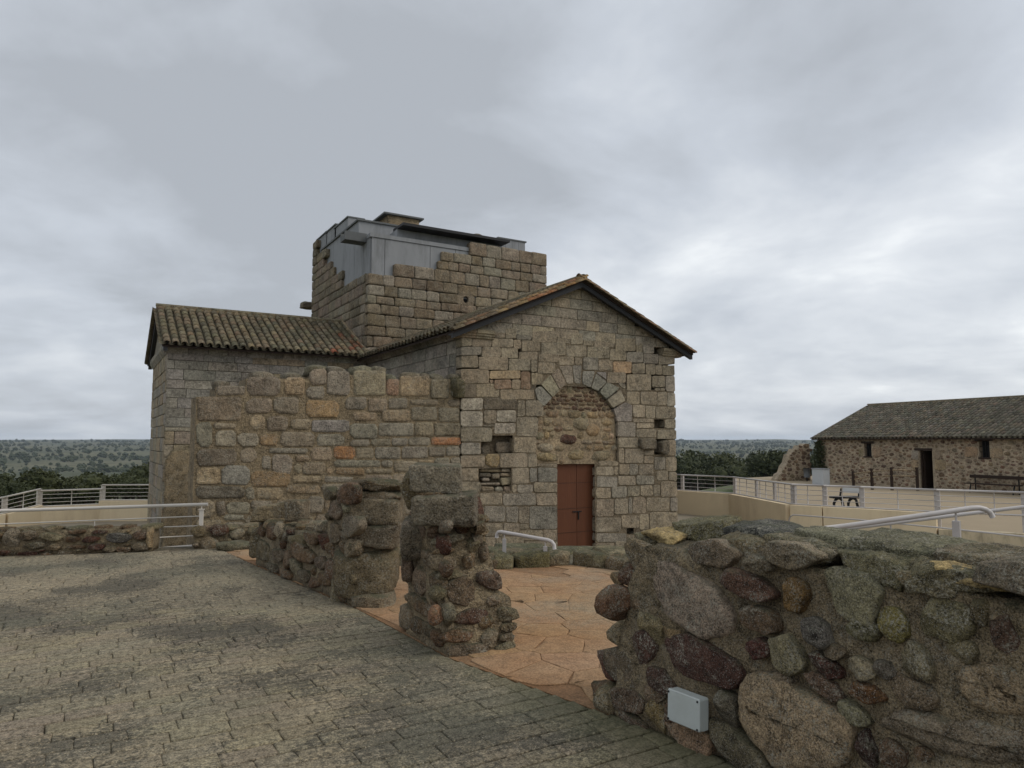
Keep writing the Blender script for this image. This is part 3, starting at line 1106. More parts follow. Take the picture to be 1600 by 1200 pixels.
def build_church_walls():
    rng = random.Random(3)
    core = MB()
    # nave body with gable
    zc = 4.25
    pts = [(X0 + .07, PIT - .2), (X1, PIT - .2), (X1, gable_z(X1) - .02), (XC, gable_z(XC) - .02), (X0 + .07, gable_z(X0 + .07) - .02)]
    n = len(pts)
    vs = [(x, YF + .28, z) for x, z in pts] + [(x, YW + .3, z) for x, z in pts]
    core.add(vs, [tuple(range(n)), tuple(range(2 * n - 1, n - 1, -1))] + [(i + n, (i + 1) % n + n, (i + 1) % n, i) for i in range(n)])
    # transept arm (and its twin on the far side)
    zr = 5.62
    ym = (YW + YB) / 2
    for xa, xb in ((XL + .07, X0 + .3), (X1 - .3, X1 + 5.4)):
        p2 = [(YW + .07, PIT - .2), (YB - .07, PIT - .2), (YB - .07, 4.3), (ym, zr), (YW + .07, 4.3)]
        vs = [(xa, y, z) for y, z in p2] + [(xb, y, z) for y, z in p2]
        core.add(vs, [tuple(range(n - 1, -1, -1)), tuple(range(n, 2 * n))] + [(i, (i + 1) % n, (i + 1) % n + n, i + n) for i in range(n)])
    core.build('wall_core', M['core'], church)
    core = MB()
    core.box((X0 + .16, YW + .16, 3.4), (X1 - .16, YT - .16, 6.5))
    core.build('tower_core', M['core'], church)

    # ---- west front
    front = MB()
    front.box((X0 + .1, YF + .24, PIT - .1), (X1 - .1, YF + .27, 3.9))
    front = front.build('front_wall', M['core'], church)
    # mortar behind the joints, left open at the voids, the arch and the door
    voids = [(204, 475, 411, 602), (190, 684, 402, 839), (1289, 376, 1357, 441), (1288, 500, 1373, 606), (1116, 1058, 1168, 1104), (550, 158, 1068, 660), (684, 640, 929, 1300)]
    hr = []
    for q in voids:
        p = quad_px(PF, Z3, q)
        hr.append((p[0][0] + .02, p[1][0] - .02, p[0][1] + .02, p[3][1] - .02))
    xs = sorted({X0 + .04, X1 - .04} | {h[0] for h in hr} | {h[1] for h in hr})
    zs = sorted({PIT, 5.0} | {h[2] for h in hr if h[2] > PIT} | {h[3] for h in hr})
    jb = MB()
    for xa, xb in zip(xs[:-1], xs[1:]):
        for za, zb in zip(zs[:-1], zs[1:]):
            xm, zm = (xa + xb) / 2, (za + zb) / 2
            if any(h[0] < xm < h[1] and h[2] < zm < h[3] for h in hr) or zb > gable_z(xa) or zb > gable_z(xb):
                continue
            jb.add([(xa, YF + .017, za), (xb, YF + .017, za), (xb, YF + .017, zb), (xa, YF + .017, zb)], [(0, 1, 2, 3)])
    jb.build('joint_mortar', M['joint'], front)

    def blk(pl, par, T, q, c, **kw):
        ashlar(pl, snap(quad_px(pl, T, q), pl), par, jit(rng, c, .08, .012), rng, **kw)
    mix = [(0.255, 0.228, 0.18), (0.255, 0.228, 0.18), (0.27, 0.235, 0.18), (0.265, 0.23, 0.178), (0.285, 0.25, 0.195), (0.25, 0.235, 0.205), (0.24, 0.215, 0.17)]
    z2 = [(480, 612, 524, 655), (525, 612, 617, 658), (618, 618, 717, 662), (718, 622, 756, 668), (631, 568, 681, 619), (682, 572, 731, 621), (732, 578, 804, 625),
          (805, 583, 919, 637), (920, 588, 983, 642), (985, 592, 1041, 648), (1042, 600, 1091, 652), (1092, 605, 1188, 662), (1190, 618, 1284, 678), (1285, 637, 1317, 686), (1318, 640, 1370, 690),
          (480, 655, 571, 697), (572, 657, 661, 706), (662, 662, 741, 711), (757, 627, 843, 680), (845, 637, 961, 697), (742, 678, 831, 719), (833, 690, 929, 729), (963, 650, 1058, 703),
          (1060, 655, 1163, 712), (1164, 666, 1241, 722), (1242, 680, 1319, 731), (1320, 690, 1390, 737), (1390, 697, 1471, 740),
          (480, 697, 556, 754), (557, 703, 693, 765), (695, 712, 798, 768), (800, 718, 830, 775), (831, 729, 912, 782), (930, 703, 1001, 742), (1002, 706, 1037, 742), (1040, 705, 1111, 766), (1112, 714, 1179, 770),
          (1180, 724, 1266, 780), (1267, 733, 1329, 783), (1330, 738, 1376, 786), (1377, 740, 1406, 788), (1407, 742, 1472, 791)]
    for q in z2:
        c = rng.choice(mix)
        if q[0] == 1180:
            c = (0.33, 0.24, 0.16)
        blk(PF, front, Z2, q, c, mat='block', ch=.03, wob=.009)
    z3 = [(88, 62, 260, 156), (262, 74, 457, 129), (262, 131, 287, 156), (288, 131, 395, 192), (397, 131, 455, 194), (457, 80, 518, 194), (520, 90, 592, 165), (88, 158, 176, 246), (178, 158, 325, 244), (327, 196, 540, 257),
          (85, 248, 219, 325), (222, 247, 432, 320), (435, 259, 483, 364), (85, 328, 219, 428), (223, 323, 303, 411), (305, 323, 428, 400), (223, 413, 288, 430), (290, 403, 425, 472), (85, 431, 278, 524),
          (485, 262, 596, 363), (429, 366, 566, 489), (411, 491, 556, 590), (85, 527, 204, 604), (85, 606, 231, 681), (233, 597, 323, 681), (325, 592, 501, 682), (503, 592, 557, 682),
          (85, 684, 188, 767), (85, 769, 208, 839), (402, 684, 509, 785), (511, 684, 560, 774), (562, 657, 684, 680), (562, 682, 684, 772), (402, 787, 433, 841), (434, 787, 533, 843), (535, 775, 684, 839),
          (85, 842, 197, 919), (200, 842, 341, 919), (343, 845, 549, 921), (551, 842, 684, 919), (85, 922, 226, 1024), (228, 923, 361, 1024), (363, 925, 441, 1026), (443, 925, 509, 1030), (511, 922, 684, 1068),
          (85, 1028, 222, 1112), (224, 1028, 346, 1112), (348, 1030, 446, 1096), (448, 1032, 509, 1072), (448, 1073, 597, 1140), (598, 1071, 684, 1140), (85, 1115, 300, 1200), (302, 1115, 478, 1200), (480, 1143, 684, 1200),
          (993, 85, 1113, 155), (1118, 98, 1273, 203), (1275, 106, 1358, 182), (1292, 184, 1358, 205), (1360, 108, 1432, 209), (1118, 206, 1201, 287), (1203, 207, 1306, 292), (1308, 208, 1371, 296), (1372, 212, 1434, 300),
          (1155, 290, 1234, 370), (1236, 294, 1298, 374), (1299, 300, 1436, 377), (1155, 373, 1288, 401), (1175, 403, 1290, 437), (1356, 380, 1436, 441), (1178, 440, 1306, 495), (1308, 444, 1438, 507),
          (1225, 572, 1288, 606), (1372, 510, 1440, 606), (1062, 398, 1173, 492), (1066, 495, 1188, 560), (1066, 563, 1104, 657), (1106, 563, 1223, 657), (1225, 609, 1288, 658),
          (1290, 614, 1361, 696), (1362, 614, 1440, 706), (1068, 660, 1133, 729), (1135, 660, 1191, 728), (1193, 660, 1288, 728), (1304, 700, 1379, 766), (1381, 709, 1441, 766),
          (943, 640, 1064, 673), (928, 676, 1037, 734), (1039, 676, 1066, 732), (930, 737, 1061, 806), (1063, 735, 1176, 797), (1178, 731, 1289, 789), (1285, 791, 1330, 863), (1331, 769, 1441, 866),
          (928, 809, 1021, 876), (1023, 800, 1119, 872), (1121, 800, 1199, 863), (1203, 792, 1283, 861), (928, 879, 1039, 989), (1041, 875, 1127, 976), (1129, 868, 1154, 972), (1156, 866, 1239, 972), (1241, 868, 1386, 957), (1388, 868, 1442, 956),
          (928, 992, 1084, 1087), (1086, 979, 1196, 1060), (1198, 975, 1261, 1072), (1263, 959, 1442, 1070), (928, 1090, 1117, 1152), (1168, 1085, 1211, 1138), (1120, 1102, 1166, 1140), (928, 1155, 1043, 1200), (1045, 1142, 1166, 1200), (1168, 1142, 1210, 1200), (1213, 1074, 1442, 1168)]
    for q in z3:
        c = rng.choice(mix)
        kw = dict(mat='block', ch=.038, wob=.011, gap=.006)
        if q[0] < 560 and q[1] < 250:
            c = rng.choice([WARM, (0.25, 0.18, 0.13), DARK, TAN])
        if q[0] in (305, 290, 85) and 240 < q[1] < 420:
            c = PALE
        if q[0] in (562, 511) and q[1] > 680:
            c = (0.20, 0.195, 0.175)
        if q[:2] == (233, 597):
            c = (0.27, 0.21, 0.12)
            kw.update(ch=.09, bulge=.03)
        blk(PF, front, Z3, q, c, **kw)
    for q in ((1190, 498, 1289, 570), (1323, 510, 1371, 602)):            # stones standing proud beside the voids
        blk(PF, front, Z3, q, DARK, proud=.10, ch=.06, bulge=.03, mat='old_block')
    # arch stones
    vous = [[(540, 192), (577, 168), (655, 250), (602, 303), (560, 262)], [(582, 158), (640, 98), (703, 200), (657, 246)], [(643, 95), (690, 58), (743, 160), (706, 196)], [(694, 48), (776, 42), (788, 156), (745, 163)],
            [(779, 42), (838, 42), (834, 160), (791, 157)], [(841, 80), (921, 78), (893, 186), (838, 162)], [(924, 90), (994, 142), (942, 207), (896, 188)], [(997, 144), (1074, 182), (990, 257), (945, 210)],
            [(1080, 194), (1112, 266), (1032, 312), (993, 262)], [(1036, 314), (1113, 270), (1152, 290), (1152, 396), (1058, 396)], [(1060, 148), (1114, 158), (1112, 196), (1078, 180)], [(925, 84), (990, 82), (992, 136)]]
    for v in vous:
        poly = [PF.px(*Z3(x, y)) for x, y in v]
        if sum((poly[i][0] * poly[(i + 1) % len(poly)][1] - poly[(i + 1) % len(poly)][0] * poly[i][1]) for i in range(len(poly))) < 0:
            poly = poly[::-1]
        ashlar(PF, poly, front, jit(rng, rng.choice([GREY, GREYC, GREY]), .1), rng, gap=.010, ch=.03, wob=.008, name='arch_stone')
    # rubble filling of the arch
    fillb = MB()
    arch = [(556, 660), (558, 492), (568, 366), (600, 300), (655, 247), (706, 195), (745, 162), (835, 160), (893, 187), (942, 208), (990, 258), (1030, 314), (1057, 395), (1062, 495), (1066, 660)]
    ap = [PF.px(*Z3(x, y)) for x, y in arch]
    vs = [PF.w(a, b_, -.09) for a, b_ in ap] + [PF.w(a, b_, -.24) for a, b_ in ap]
    m_ = len(ap)
    ordr = list(range(m_))
    fillb.add(vs, [tuple(reversed(ordr))] + [(i, (i + 1) % m_, (i + 1) % m_ + m_, i + m_) for i in range(m_)])
    fillp = fillb.build('arch_filling', M['mortar_pale'], church)
    taken = []

    def inside(a, b_, r):
        return in_poly((a - r, b_), ap) and in_poly((a + r, b_), ap) and in_poly((a, b_ + r), ap) and in_poly((a, b_ - r), ap)
    p_lo = Plane(PF.w(0, 0, -.09), PF.R)
    zmid = PF.px(*Z3(800, 355))[1]

    def place(a, b_, rx, ry):
        up_ = b_ > zmid
        c = rng.choice([MAROON, BROWN, DARK, (0.16, 0.10, 0.08)]) if up_ else rng.choice([TAN, WARM, GREY, PALE, OCHRE, TAN])
        rubble(p_lo, ell(a, b_, rx, ry, rng.uniform(-.15, .15), 10, 3.4, rng, .08), fillp, jit(rng, c, .2), rng, bulge=.035, back=.03, rings=2, mat='rubble')
    for (x, y, rx, ry, c) in ((765, 505, 65, 35, MAROON), (845, 410, 60, 45, GREY), (920, 450, 45, 40, TAN), (620, 560, 60, 32, PALE), (810, 600, 70, 38, TAN), (635, 620, 85, 30, TAN), (965, 610, 80, 38, WARM), (1000, 400, 45, 25, TAN), (770, 195, 22, 38, WARM)):
        a, b_ = PF.px(*Z3(x, y))
        sx = PF.px(*Z3(x + rx, y))[0] - a
        sy = b_ - PF.px(*Z3(x, y + ry))[1]
        taken.append((a, b_, sx, sy))
        rubble(p_lo, ell(a, b_, sx, sy, 0, 11, 3.2, rng, .08), fillp, jit(rng, c, .1), rng, bulge=.06, back=.03, mat='rubble', rings=2)
    bx = (min(p[0] for p in ap), max(p[0] for p in ap), min(p[1] for p in ap), max(p[1] for p in ap))
    zr_ = bx[2]
    while zr_ < bx[3]:
        dark_ = zr_ > zmid - .05
        hgt = rng.uniform(.08, .13) if dark_ else rng.uniform(.12, .21)
        a_ = bx[0] + rng.uniform(-.1, 0)
        while a_ < bx[1]:
            w_ = rng.uniform(.14, .30) if dark_ else rng.uniform(.16, .42)
            ca, cb = a_ + w_ / 2, zr_ + hgt / 2
            if in_poly((ca, cb), ap) and not any(((ca - x) / (qx + w_ * .3)) ** 2 + ((cb - y) / (qy + hgt * .3)) ** 2 < 1 for x, y, qx, qy in taken[:9]):
                c = rng.choice([(0.14, 0.095, 0.07), (0.17, 0.12, 0.09), (0.12, 0.075, 0.058), (0.19, 0.15, 0.115)]) if dark_ else rng.choice([TAN, WARM, GREY, (0.3, 0.25, 0.18), (0.34, 0.29, 0.22), (0.24, 0.19, 0.14)])
                dz = rng.uniform(-.02, .02)
                ashlar(p_lo, [(a_, zr_ + dz), (a_ + w_, zr_ + dz), (a_ + w_, zr_ + hgt + dz), (a_, zr_ + hgt + dz)], fillp, jit(rng, c, .15), rng, gap=.006, back=.03, bev=.02, ch=min(.07, hgt * .42), wob=.014, mat='rubble', bulge=.02, proud=.02, name='stone')
            a_ += w_
        zr_ += hgt
    # thin slabs walled into the low void left of the door
    sl_p = Plane(PF.w(0, 0, -.10), PF.R)
    for (x0, y0, x1, y1) in ((200, 690, 330, 712), (335, 690, 400, 712), (195, 716, 270, 742), (275, 718, 325, 752), (330, 718, 398, 740), (330, 745, 400, 792), (215, 748, 262, 770), (200, 775, 325, 795), (205, 800, 290, 832), (298, 800, 345, 835), (350, 798, 400, 835)):
        c = rng.choice([DARK, PALE, WARM, GREY])
        ashlar(sl_p, quad_px(sl_p, Z3, (x0, y0, x1, y1)), front, jit(rng, c, .2), rng, gap=.004, back=.12, ch=.03, wob=.012, bulge=.02)
    # stones lying in the bottom of the square void
    for (x0, y0, x1, y1) in ((205, 545, 262, 602), (300, 520, 400, 592)):
        sp = Plane(PF.w(0, 0, -.17), PF.R)
        ashlar(sp, quad_px(sp, Z3, (x0, y0, x1, y1)), front, jit(rng, DARK, .2), rng, back=.07, ch=.06, bulge=.02)
    # lower, half-hidden courses down to the court floor
    for (xa, xb) in ((PF.px(*Z3(85, 900))[0], PF.px(*Z3(684, 1000))[0]), (PF.px(*Z3(928, 1000))[0], X1)):
        z0 = PIT - .05
        z1 = PF.px(*Z3(400 if xa < 10 else 1000, 1203))[1]
        x = xa
        while x < xb - .05:
            w = min(rng.uniform(.4, .8), xb - x)
            ashlar(PF, [(x, z0), (x + w, z0), (x + w, z1), (x, z1)], front, jit(rng, rng.choice(mix)), rng)
            x += w
    # restored gable, laid in even courses (clipped by the roof slopes)
    zt = [PF.px(*Z2(480, 558))[1]]
    z = PF.px(700, 507)[1]
    lows = z
    k = 0
    h = .268
    zz = 4.22
    while zz < 5.66:
        x = X0 + (rng.uniform(.25, .5) if k % 2 else 0)
        first = True
        xx = X0
        while xx < X1:
            w = rng.uniform(.42, .82)
            x2 = min(X1, xx + w)
            poly = [(xx, zz), (x2, zz), (x2, zz + h), (xx, zz + h)]
            poly = clip(poly, .432, 1, 5.68 + .432 * XC)
            poly = clip(poly, -.432, 1, 5.68 - .432 * XC)
            if len(poly) >= 3:
                area = abs(sum(poly[i][0] * poly[(i + 1) % len(poly)][1] - poly[(i + 1) % len(poly)][0] * poly[i][1] for i in range(len(poly)))) / 2
                if area > .012:
                    ashlar(PF, poly, front, jit(rng, rng.choice([(0.29, 0.27, 0.225), (0.27, 0.255, 0.22), (0.30, 0.265, 0.205)]), .07, .02), rng, gap=.005, bev=.007, ch=.008, wob=.002)
            xx = x2
        zz += h
        k += 1
    # ragged band under the gable where the even courses meet the old stones (left of the traced ones)
    return front


front_wall = build_church_walls()


def courses(pl, par, a0, a1, z0, z1, hr, wr, cols, rng, top=None, gap=.007, bev=.010, ch=.012, wob=.003, back=.09, mat='block', bulge=0, hole=None, keep=None, name='stone_block'):
    z = z0
    while z < z1 - .05:
        h = min(rng.uniform(*hr), z1 - z)
        if z1 - z - h < .1:
            h = z1 - z
        a = a0 - rng.uniform(0, wr[0])
        while a < a1 - .01:
            w = rng.uniform(*wr)
            b0, b1 = max(a, a0), min(a + w, a1)
            if a1 - b1 < .12:
                b1 = a1
            a = b1 if b1 == a1 else a + w
            if b1 - b0 < .05:
                continue
            if top is not None and z + h * .55 > top((b0 + b1) / 2):
                continue
            if keep is not None and not keep(b0, b1, z, z + h):
                continue
            if hole and hole(b0, b1, z, z + h):
                continue
            ashlar(pl, [(b0, z), (b1, z), (b1, z + h), (b0, z + h)], par, jit(rng, rng.choice(cols), .12, .03), rng, gap=gap, back=back, bev=bev, ch=ch, wob=wob, mat=mat, bulge=bulge, name=name)
        z += h


def build_side_walls():
    rng = random.Random(8)
    cool = [(0.235, 0.23, 0.215), (0.25, 0.245, 0.235), (0.225, 0.22, 0.21), (0.26, 0.25, 0.23)]
    sw = MB()
    sw.box((X0 + .05, YF + .30, PIT), (X0 + .068, YW, 4.1))
    side = sw.build('nave_side_wall', M['core'], church)
    courses(PS, side, -YW, -(YF + .30), 2.3, 4.02, (.25, .31), (.5, .95), cool, rng, gap=.005, bev=.006, ch=.008, back=.045)
    courses(PS, side, -YW, -(YF + .30), PIT, 2.3, (.5, .7), (.9, 1.4), cool, rng, back=.045)
    # transept front wall
    sw = MB()
    sw.box((XL + .10, YW + .05, PIT), (X0, YW + .068, 4.1))
    wing = sw.build('transept_wall', M['core'], church)
    courses(PWG, wing, XL, X0, 2.0, 4.06, (.24, .30), (.45, .95), [*cool, *cool, *cool, WARM], rng, gap=.005, bev=.006, ch=.008, back=.045)
    courses(PWG, wing, XL, X0, PIT, 2.0, (.30, .42), (.5, .95), [GREY, WARM, GREYC], rng, gap=.008, back=.045)
    a0, z1 = PWG.px(259, 704)
    a1, z0 = PWG.px(322, 850)
    secs = []
    for z in (PIT, .3, z1 - .25, z1):
        k = .12 if z == z1 else 0
        secs.append([(a0 + k, YW - .05, z), (a1 - k, YW - .05, z), (a1 - k, YW + .04, z), (a0 + k, YW + .04, z)])
    rough_solid('eroded_masonry', secs, M['mortar_dark'], wing, .035, 77, 5.0, .06)
    # its gable end, seen edge-on
    pe = plane_x(XL)
    sw = MB()
    sw.box((XL + .05, YW + .1, PIT), (XL + .068, YB - .1, 4.1))
    end = sw.build('transept_end_wall', M['core'], church)
    courses(pe, end, -YB, -YW - .05, PIT, 4.06, (.30, .40), (.6, 1.1), [GREY, WARM, GREYC], rng, back=.045)
    pg = [(-YB, 4.3), (-YW, 4.3), (-(YW + YB) / 2, 5.6)]
    ashlar(pe, pg, end, (0.23, 0.22, 0.2), rng, back=.045, name='gable_panel')
    # cornice stones under the eaves
    for nm, A, B, n, pl in (('n', (X0, YW), (XL, YW), 11, None), ('s', (X0, YF), (X0, YW), 9, None), ('e', (XL, YW), (XL, YB), 6, None)):
        A, B = np.array(A), np.array(B)
        dr = (B - A) / np.linalg.norm(B - A)
        out = np.array([0, -1.0]) if nm == 'n' else np.array([-1.0, 0])
        L = np.linalg.norm(B - A)
        ts = np.linspace(0, L, n + 1)
        prof = [(-.05, 4.03), (.02, 4.03), (.035, 4.07), (.05, 4.09), (.10, 4.18), (.10, 4.32), (-.05, 4.32)]
        for t0, t1 in zip(ts[:-1], ts[1:]):
            e0 = .006
            e1 = .006
            if nm == 'n' and t1 == ts[-1]:
                e1 = -.10
            if nm == 's' and t0 == ts[0]:
                e0 = .28
            if nm == 's' and t1 == ts[-1]:
                e1 = .11
            if nm == 'n' and t0 == ts[0]:
                e0 = .015
            if nm == 'e' and t0 == ts[0]:
                e0 = .01
            vs = []
            for t in (t0 + e0, t1 - e1):
                for o_, z_ in prof:
                    p = A + dr * t + out * o_
                    vs.append((p[0], p[1], z_))
            m_ = len(prof)
            fs = [(i, (i + 1) % m_, (i + 1) % m_ + m_, i + m_) for i in range(m_)] + [tuple(range(m_ - 1, -1, -1)), tuple(range(m_, 2 * m_))]
            if nm != 's':
                pass
            o = link('cornice_stone', mesh_of('cornice_stone', vs, fs), M['block'], church, jit(rng, rng.choice(cool), .12))
    # moulded corner brackets of the front
    for x0, x1, z0 in ((X0 - .12, X0 + .36, 4.03), (X0 + .37, X0 + .85, 4.03), (X1 - .5, X1 - .02, 3.98), (X1 - .01, X1 + .22, 3.98)):
        mb = MB()
        prof = [(.0, 0), (.05, .02), (.05, .06), (.08, .075), (.08, .12), (.11, .135), (.11, .22), (-.05, .22), (-.05, 0)]
        yb = .29 if x0 < X0 else .2
        vs = [(x, YF - o_ if o_ > 0 else YF + yb * (1 if o_ < 0 else 0), z0 + z_) for x in (x0, x1) for o_, z_ in prof]
        m_ = len(prof)
        mb.add(vs, [(i, (i + 1) % m_, (i + 1) % m_ + m_, i + m_) for i in range(m_)] + [tuple(range(m_)), tuple(range(2 * m_ - 1, m_ - 1, -1))])
        mb.build('bracket', M['block'], church, color=jit(rng, (0.24, 0.2, 0.15), .1))


build_side_walls()


def build_door():
    rng = random.Random(4)
    pl = Plane(PF.w(0, 0, -.17), PF.R)
    a0, b0 = pl.px(*Z3(676, 1160))
    a1, b1 = pl.px(*Z3(930, 650))
    b0 = PIT + .05
    mb = MB()
    mb.box((a0 - .03, YF + .205, b0), (a1 + .03, YF + .238, b1 + .03))
    d = mb.build('door', M['dark_wood'], church)
    am = (a0 + a1) / 2
    for x0, x1 in ((a0, am - .006), (am + .006, a1)):
        zs = [b0, b0 + .5, b0 + 1.1, b0 + 1.75, b1]
        leaf = MB()
        leaf.box((x0, YF + .180, b0), (x1, YF + .204, b1))
        lf = leaf.build('door_leaf', M['wood'], d)
        for z_ in zs[1:-1]:
            s = MB()
            s.box((x0 + .01, YF + .174, z_ - .004), (x1 - .01, YF + .179, z_ + .004))
            s.build('seam', M['dark_wood'], lf)
    k = MB()
    z_ = pl.px(*Z3(800, 958))[1]
    k.box((am - .14, YF + .16, z_ - .01), (am + .14, YF + .178, z_ + .015))
    k.box((am + .03, YF + .15, z_ - .20), (am + .055, YF + .176, z_ - .01))
    k.build('latch', M['iron'], d)
    s = MB()
    s.box((a0 - .15, YF - .25, PIT - .05), (a1 + .15, YF + .2, PIT + .05))
    s.build('threshold', M['block'], church, color=GREY)


build_door()


# ---- tower
def build_tower():
    rng = random.Random(21)
    pf, pl_ = plane_y(YW), PS
    prof_f = [(575, 623, 430, 432), (623, 646, 421, 423), (646, 685, 414, 416), (685, 733, 398, 401), (733, 787, 387, 394), (787, 862, 397, 405)]
    PFt = []
    for u0, u1, v0, v1 in prof_f:
        a0, z0 = pf.px(u0, v0)
        a1, z1 = pf.px(u1, v1)
        PFt.append((a0, a1, (z0 + z1) / 2))
    T3 = Tz(480, 320, .125)
    PLt = []
    for x0, x1, y in ((62, 122, 492), (122, 212, 602), (212, 268, 694), (268, 352, 752), (352, 430, 812), (430, 456, 872), (456, 500, 972)):
        a0, z0 = pl_.px(*T3(x0, y))
        a1, z1 = pl_.px(*T3(x1, y))
        PLt.append((a0, a1, (z0 + z1) / 2))

    def top_f(a):
        for a0, a1, z in PFt:
            if a <= a1:
                return z
        return PFt[-1][2]

    def top_l(a):
        for a0, a1, z in PLt:
            if a <= a1:
                return z
        return 6.93
    cols = [(0.215, 0.18, 0.135), (0.235, 0.20, 0.155), (0.20, 0.165, 0.125), (0.255, 0.235, 0.195), (0.19, 0.155, 0.11)]
    m = MB()
    m.box((X0 + .11, YW + .12, 3.5), (X1 - .05, YW + .145, 6.6))
    fw = m.build('tower_front', M['core'], church)
    hx, hz = pf.px(728, 468)

    def hole(b0, b1, z0, z1):
        return False
    courses(pf, fw, X0, X1 + .1, 4.3, 8.5, (.27, .43), (.38, .80), cols, rng, top=top_f, gap=.007, bev=.016, ch=.04, wob=.014, back=.24, mat='old_block', bulge=.012,
            keep=lambda a, b_, z0, z1: z1 > gable_z((a + b_) / 2) - .75 and not (a < hx < b_ and z0 < hz < z1))
    # the stone with the round hole
    ringn = 14
    vs, fs = [], []
    hw, hh = .34, .20
    for k in range(ringn):
        t = 2 * math.pi * k / ringn
        c, s_ = math.cos(t), math.sin(t)
        q = max(abs(c), abs(s_))
        vs.append(pf.w(hx + hw * c / q, hz + hh * s_ / q, -.01))
    for k in range(ringn):
        t = 2 * math.pi * k / ringn
        vs.append(pf.w(hx + .105 * math.cos(t), hz + .12 * math.sin(t), 0))
    for k in range(ringn):
        t = 2 * math.pi * k / ringn
        vs.append(pf.w(hx + .10 * math.cos(t), hz + .115 * math.sin(t), -.115))
    for k in range(ringn):
        j = (k + 1) % ringn
        fs += [(k, j, ringn + j, ringn + k), (ringn + k, ringn + j, 2 * ringn + j, 2 * ringn + k)]
    fs.append(tuple(range(2 * ringn, 3 * ringn)))
    me = mesh_of('holed_stone', vs, fs)
    me.materials.append(M['old_block'])
    me.materials.append(M['void'])
    me.polygons[len(fs) - 1].material_index = 1
    o = link('holed_stone', me, None, fw, cols[0])
    m = MB()
    m.box((X0 + .12, YW + .11, 3.5), (X0 + .145, YT - .05, 6.6))
    lw = m.build('tower_side', M['core'], church)
    courses(pl_, lw, -YT, -(YW + .24), 4.4, 9.6, (.27, .43), (.45, .95), [jit(rng, c, .1) for c in cols] + [(0.15, 0.13, 0.09)], rng, top=top_l, gap=.007, bev=.016, ch=.04, wob=.012, back=.2, mat='old_block', bulge=.012)
    # projecting stone on the far left corner
    p = at_x(484, 478, X0)
    rock((X0 - .1, p[1] - .05, p[2]), (.5, .45, .3), lw, DARK, rng, 'old_block', 'projecting_stone')

    # concrete completion of the tower
    cx0, cy0 = X0 + .14, YW + .14
    z_top = at_y(580, 364, cy0)[2]
    zt2 = at_x(560, 342, cx0)
    conc = MB()
    conc.box((cx0 + .01, cy0 + .01, 6.45), (X1 - .25, YT - .3, z_top - .01))
    body = conc.build('concrete_core', M['concrete'], church)
    # cladding panels on the two faces, with open joints
    xs = [cx0, cx0 + .45, cx0 + 2.05, cx0 + 3.0, cx0 + 4.3, X1 - .3]
    for a, b_ in zip(xs[:-1], xs[1:]):
        q = MB()
        q.box((a + .008, cy0 - .03, 6.5), (b_ - .008, cy0 + .008, z_top - .14))
        q.build('concrete_panel', M['concrete'], body)
    ys = [cy0, cy0 + .7, cy0 + 1.6, cy0 + 2.9, cy0 + 4.2, YT - .35]
    for i, (a, b_) in enumerate(zip(ys[:-1], ys[1:])):
        q = MB()
        q.box((cx0 - .03, a + .008 + (.03 if i == 0 else 0), 6.5), (cx0 + .008, b_ - .008, z_top - .02 - (.10 if i == 0 else 0)))
        q.build('concrete_panel', M['concrete'], body)
    q = MB()
    q.box((cx0 - .06, cy0 - .06, z_top - .13), (X1 - .2, cy0 + .3, z_top))
    q.build('edge_beam', M['concrete'], body)
    # raised roof slab, set back
    y2 = max(cy0 + .35, min(zt2[1], cy0 + 1.6))
    z3 = at_x(560, 342, cx0)[2]
    q = MB()
    q.box((cx0 + .02, y2, z_top + .001), (X1 - 1.6, YT - .8, z3 - .06))
    up_ = q.build('upper_block', M['concrete'], body)
    q = MB()
    q.box((cx0 - .04, y2 - .06, z3 - .059), (X1 - 2.4, YT - .75, z3))
    q.build('coping', M['slab'], up_)
    # dark roof edge running along the front
    A = at_y(622, 352, cy0 + .25)
    B = at_y(787, 384, cy0 + .25)
    q = MB()
    q.obox(((A[0] + B[0]) / 2, cy0 + .25, (A[2] + B[2]) / 2 + .0), (1, 0), (B[0] - A[0], .9, .09))
    q.build('roof_edge', M['roof_black'], body)
    q = MB()
    q.box((A[0], cy0 + .32, z_top + .002), (B[0] - .1, cy0 + 1.2, (A[2] + B[2]) / 2 - .05))
    q.build('roof_upstand', M['concrete'], body)
    # spout jutting out at the near corner
    sA = at_x(528, 368, X0 - .55)
    q = MB()
    q.box((X0 - .62, cy0 + .35, z_top - .22), (cx0 - .031, cy0 + .85, z_top - .07))
    q.box((X0 - .62, cy0 + .35, z_top - .069), (cx0 - .031, cy0 + .42, z_top + .06))
    q.box((X0 - .62, cy0 + .78, z_top - .069), (cx0 - .031, cy0 + .85, z_top + .06))
    q.build('spout', M['slab'], body)
    # stepped panels of the far left
    for u0, u1, v in ((496, 512, 372), (511, 526, 360), (524, 545, 351)):
        p0 = at_x(u0, v, cx0 + .05)
        p1 = at_x(u1, v - 8, cx0 + .05)
        q = MB()
        q.box((cx0 + .03, p1[1], z_top - .3), (cx0 + .6, p0[1], (p0[2] + p1[2]) / 2 - .05))
        w = q.build('wall_fin', M['concrete'], body)
        q = MB()
        q.box((cx0 - .01, p1[1] - .02, (p0[2] + p1[2]) / 2 - .049), (cx0 + .64, p0[1] + .02, (p0[2] + p1[2]) / 2))
        q.build('coping', M['slab'], w)
    # stone chimney-like stub with slab
    yc = YW + 2.2
    a = at_y(606, 352, yc)
    c = at_y(655, 343, yc)
    ztop = at_y(612, 334, yc)[2]
    q = MB()
    q.box((a[0], yc, z_top + .01), (c[0], yc + 1.1, ztop - .06))
    s_ = q.build('stub', M['mortar_pale'], church)
    q = MB()
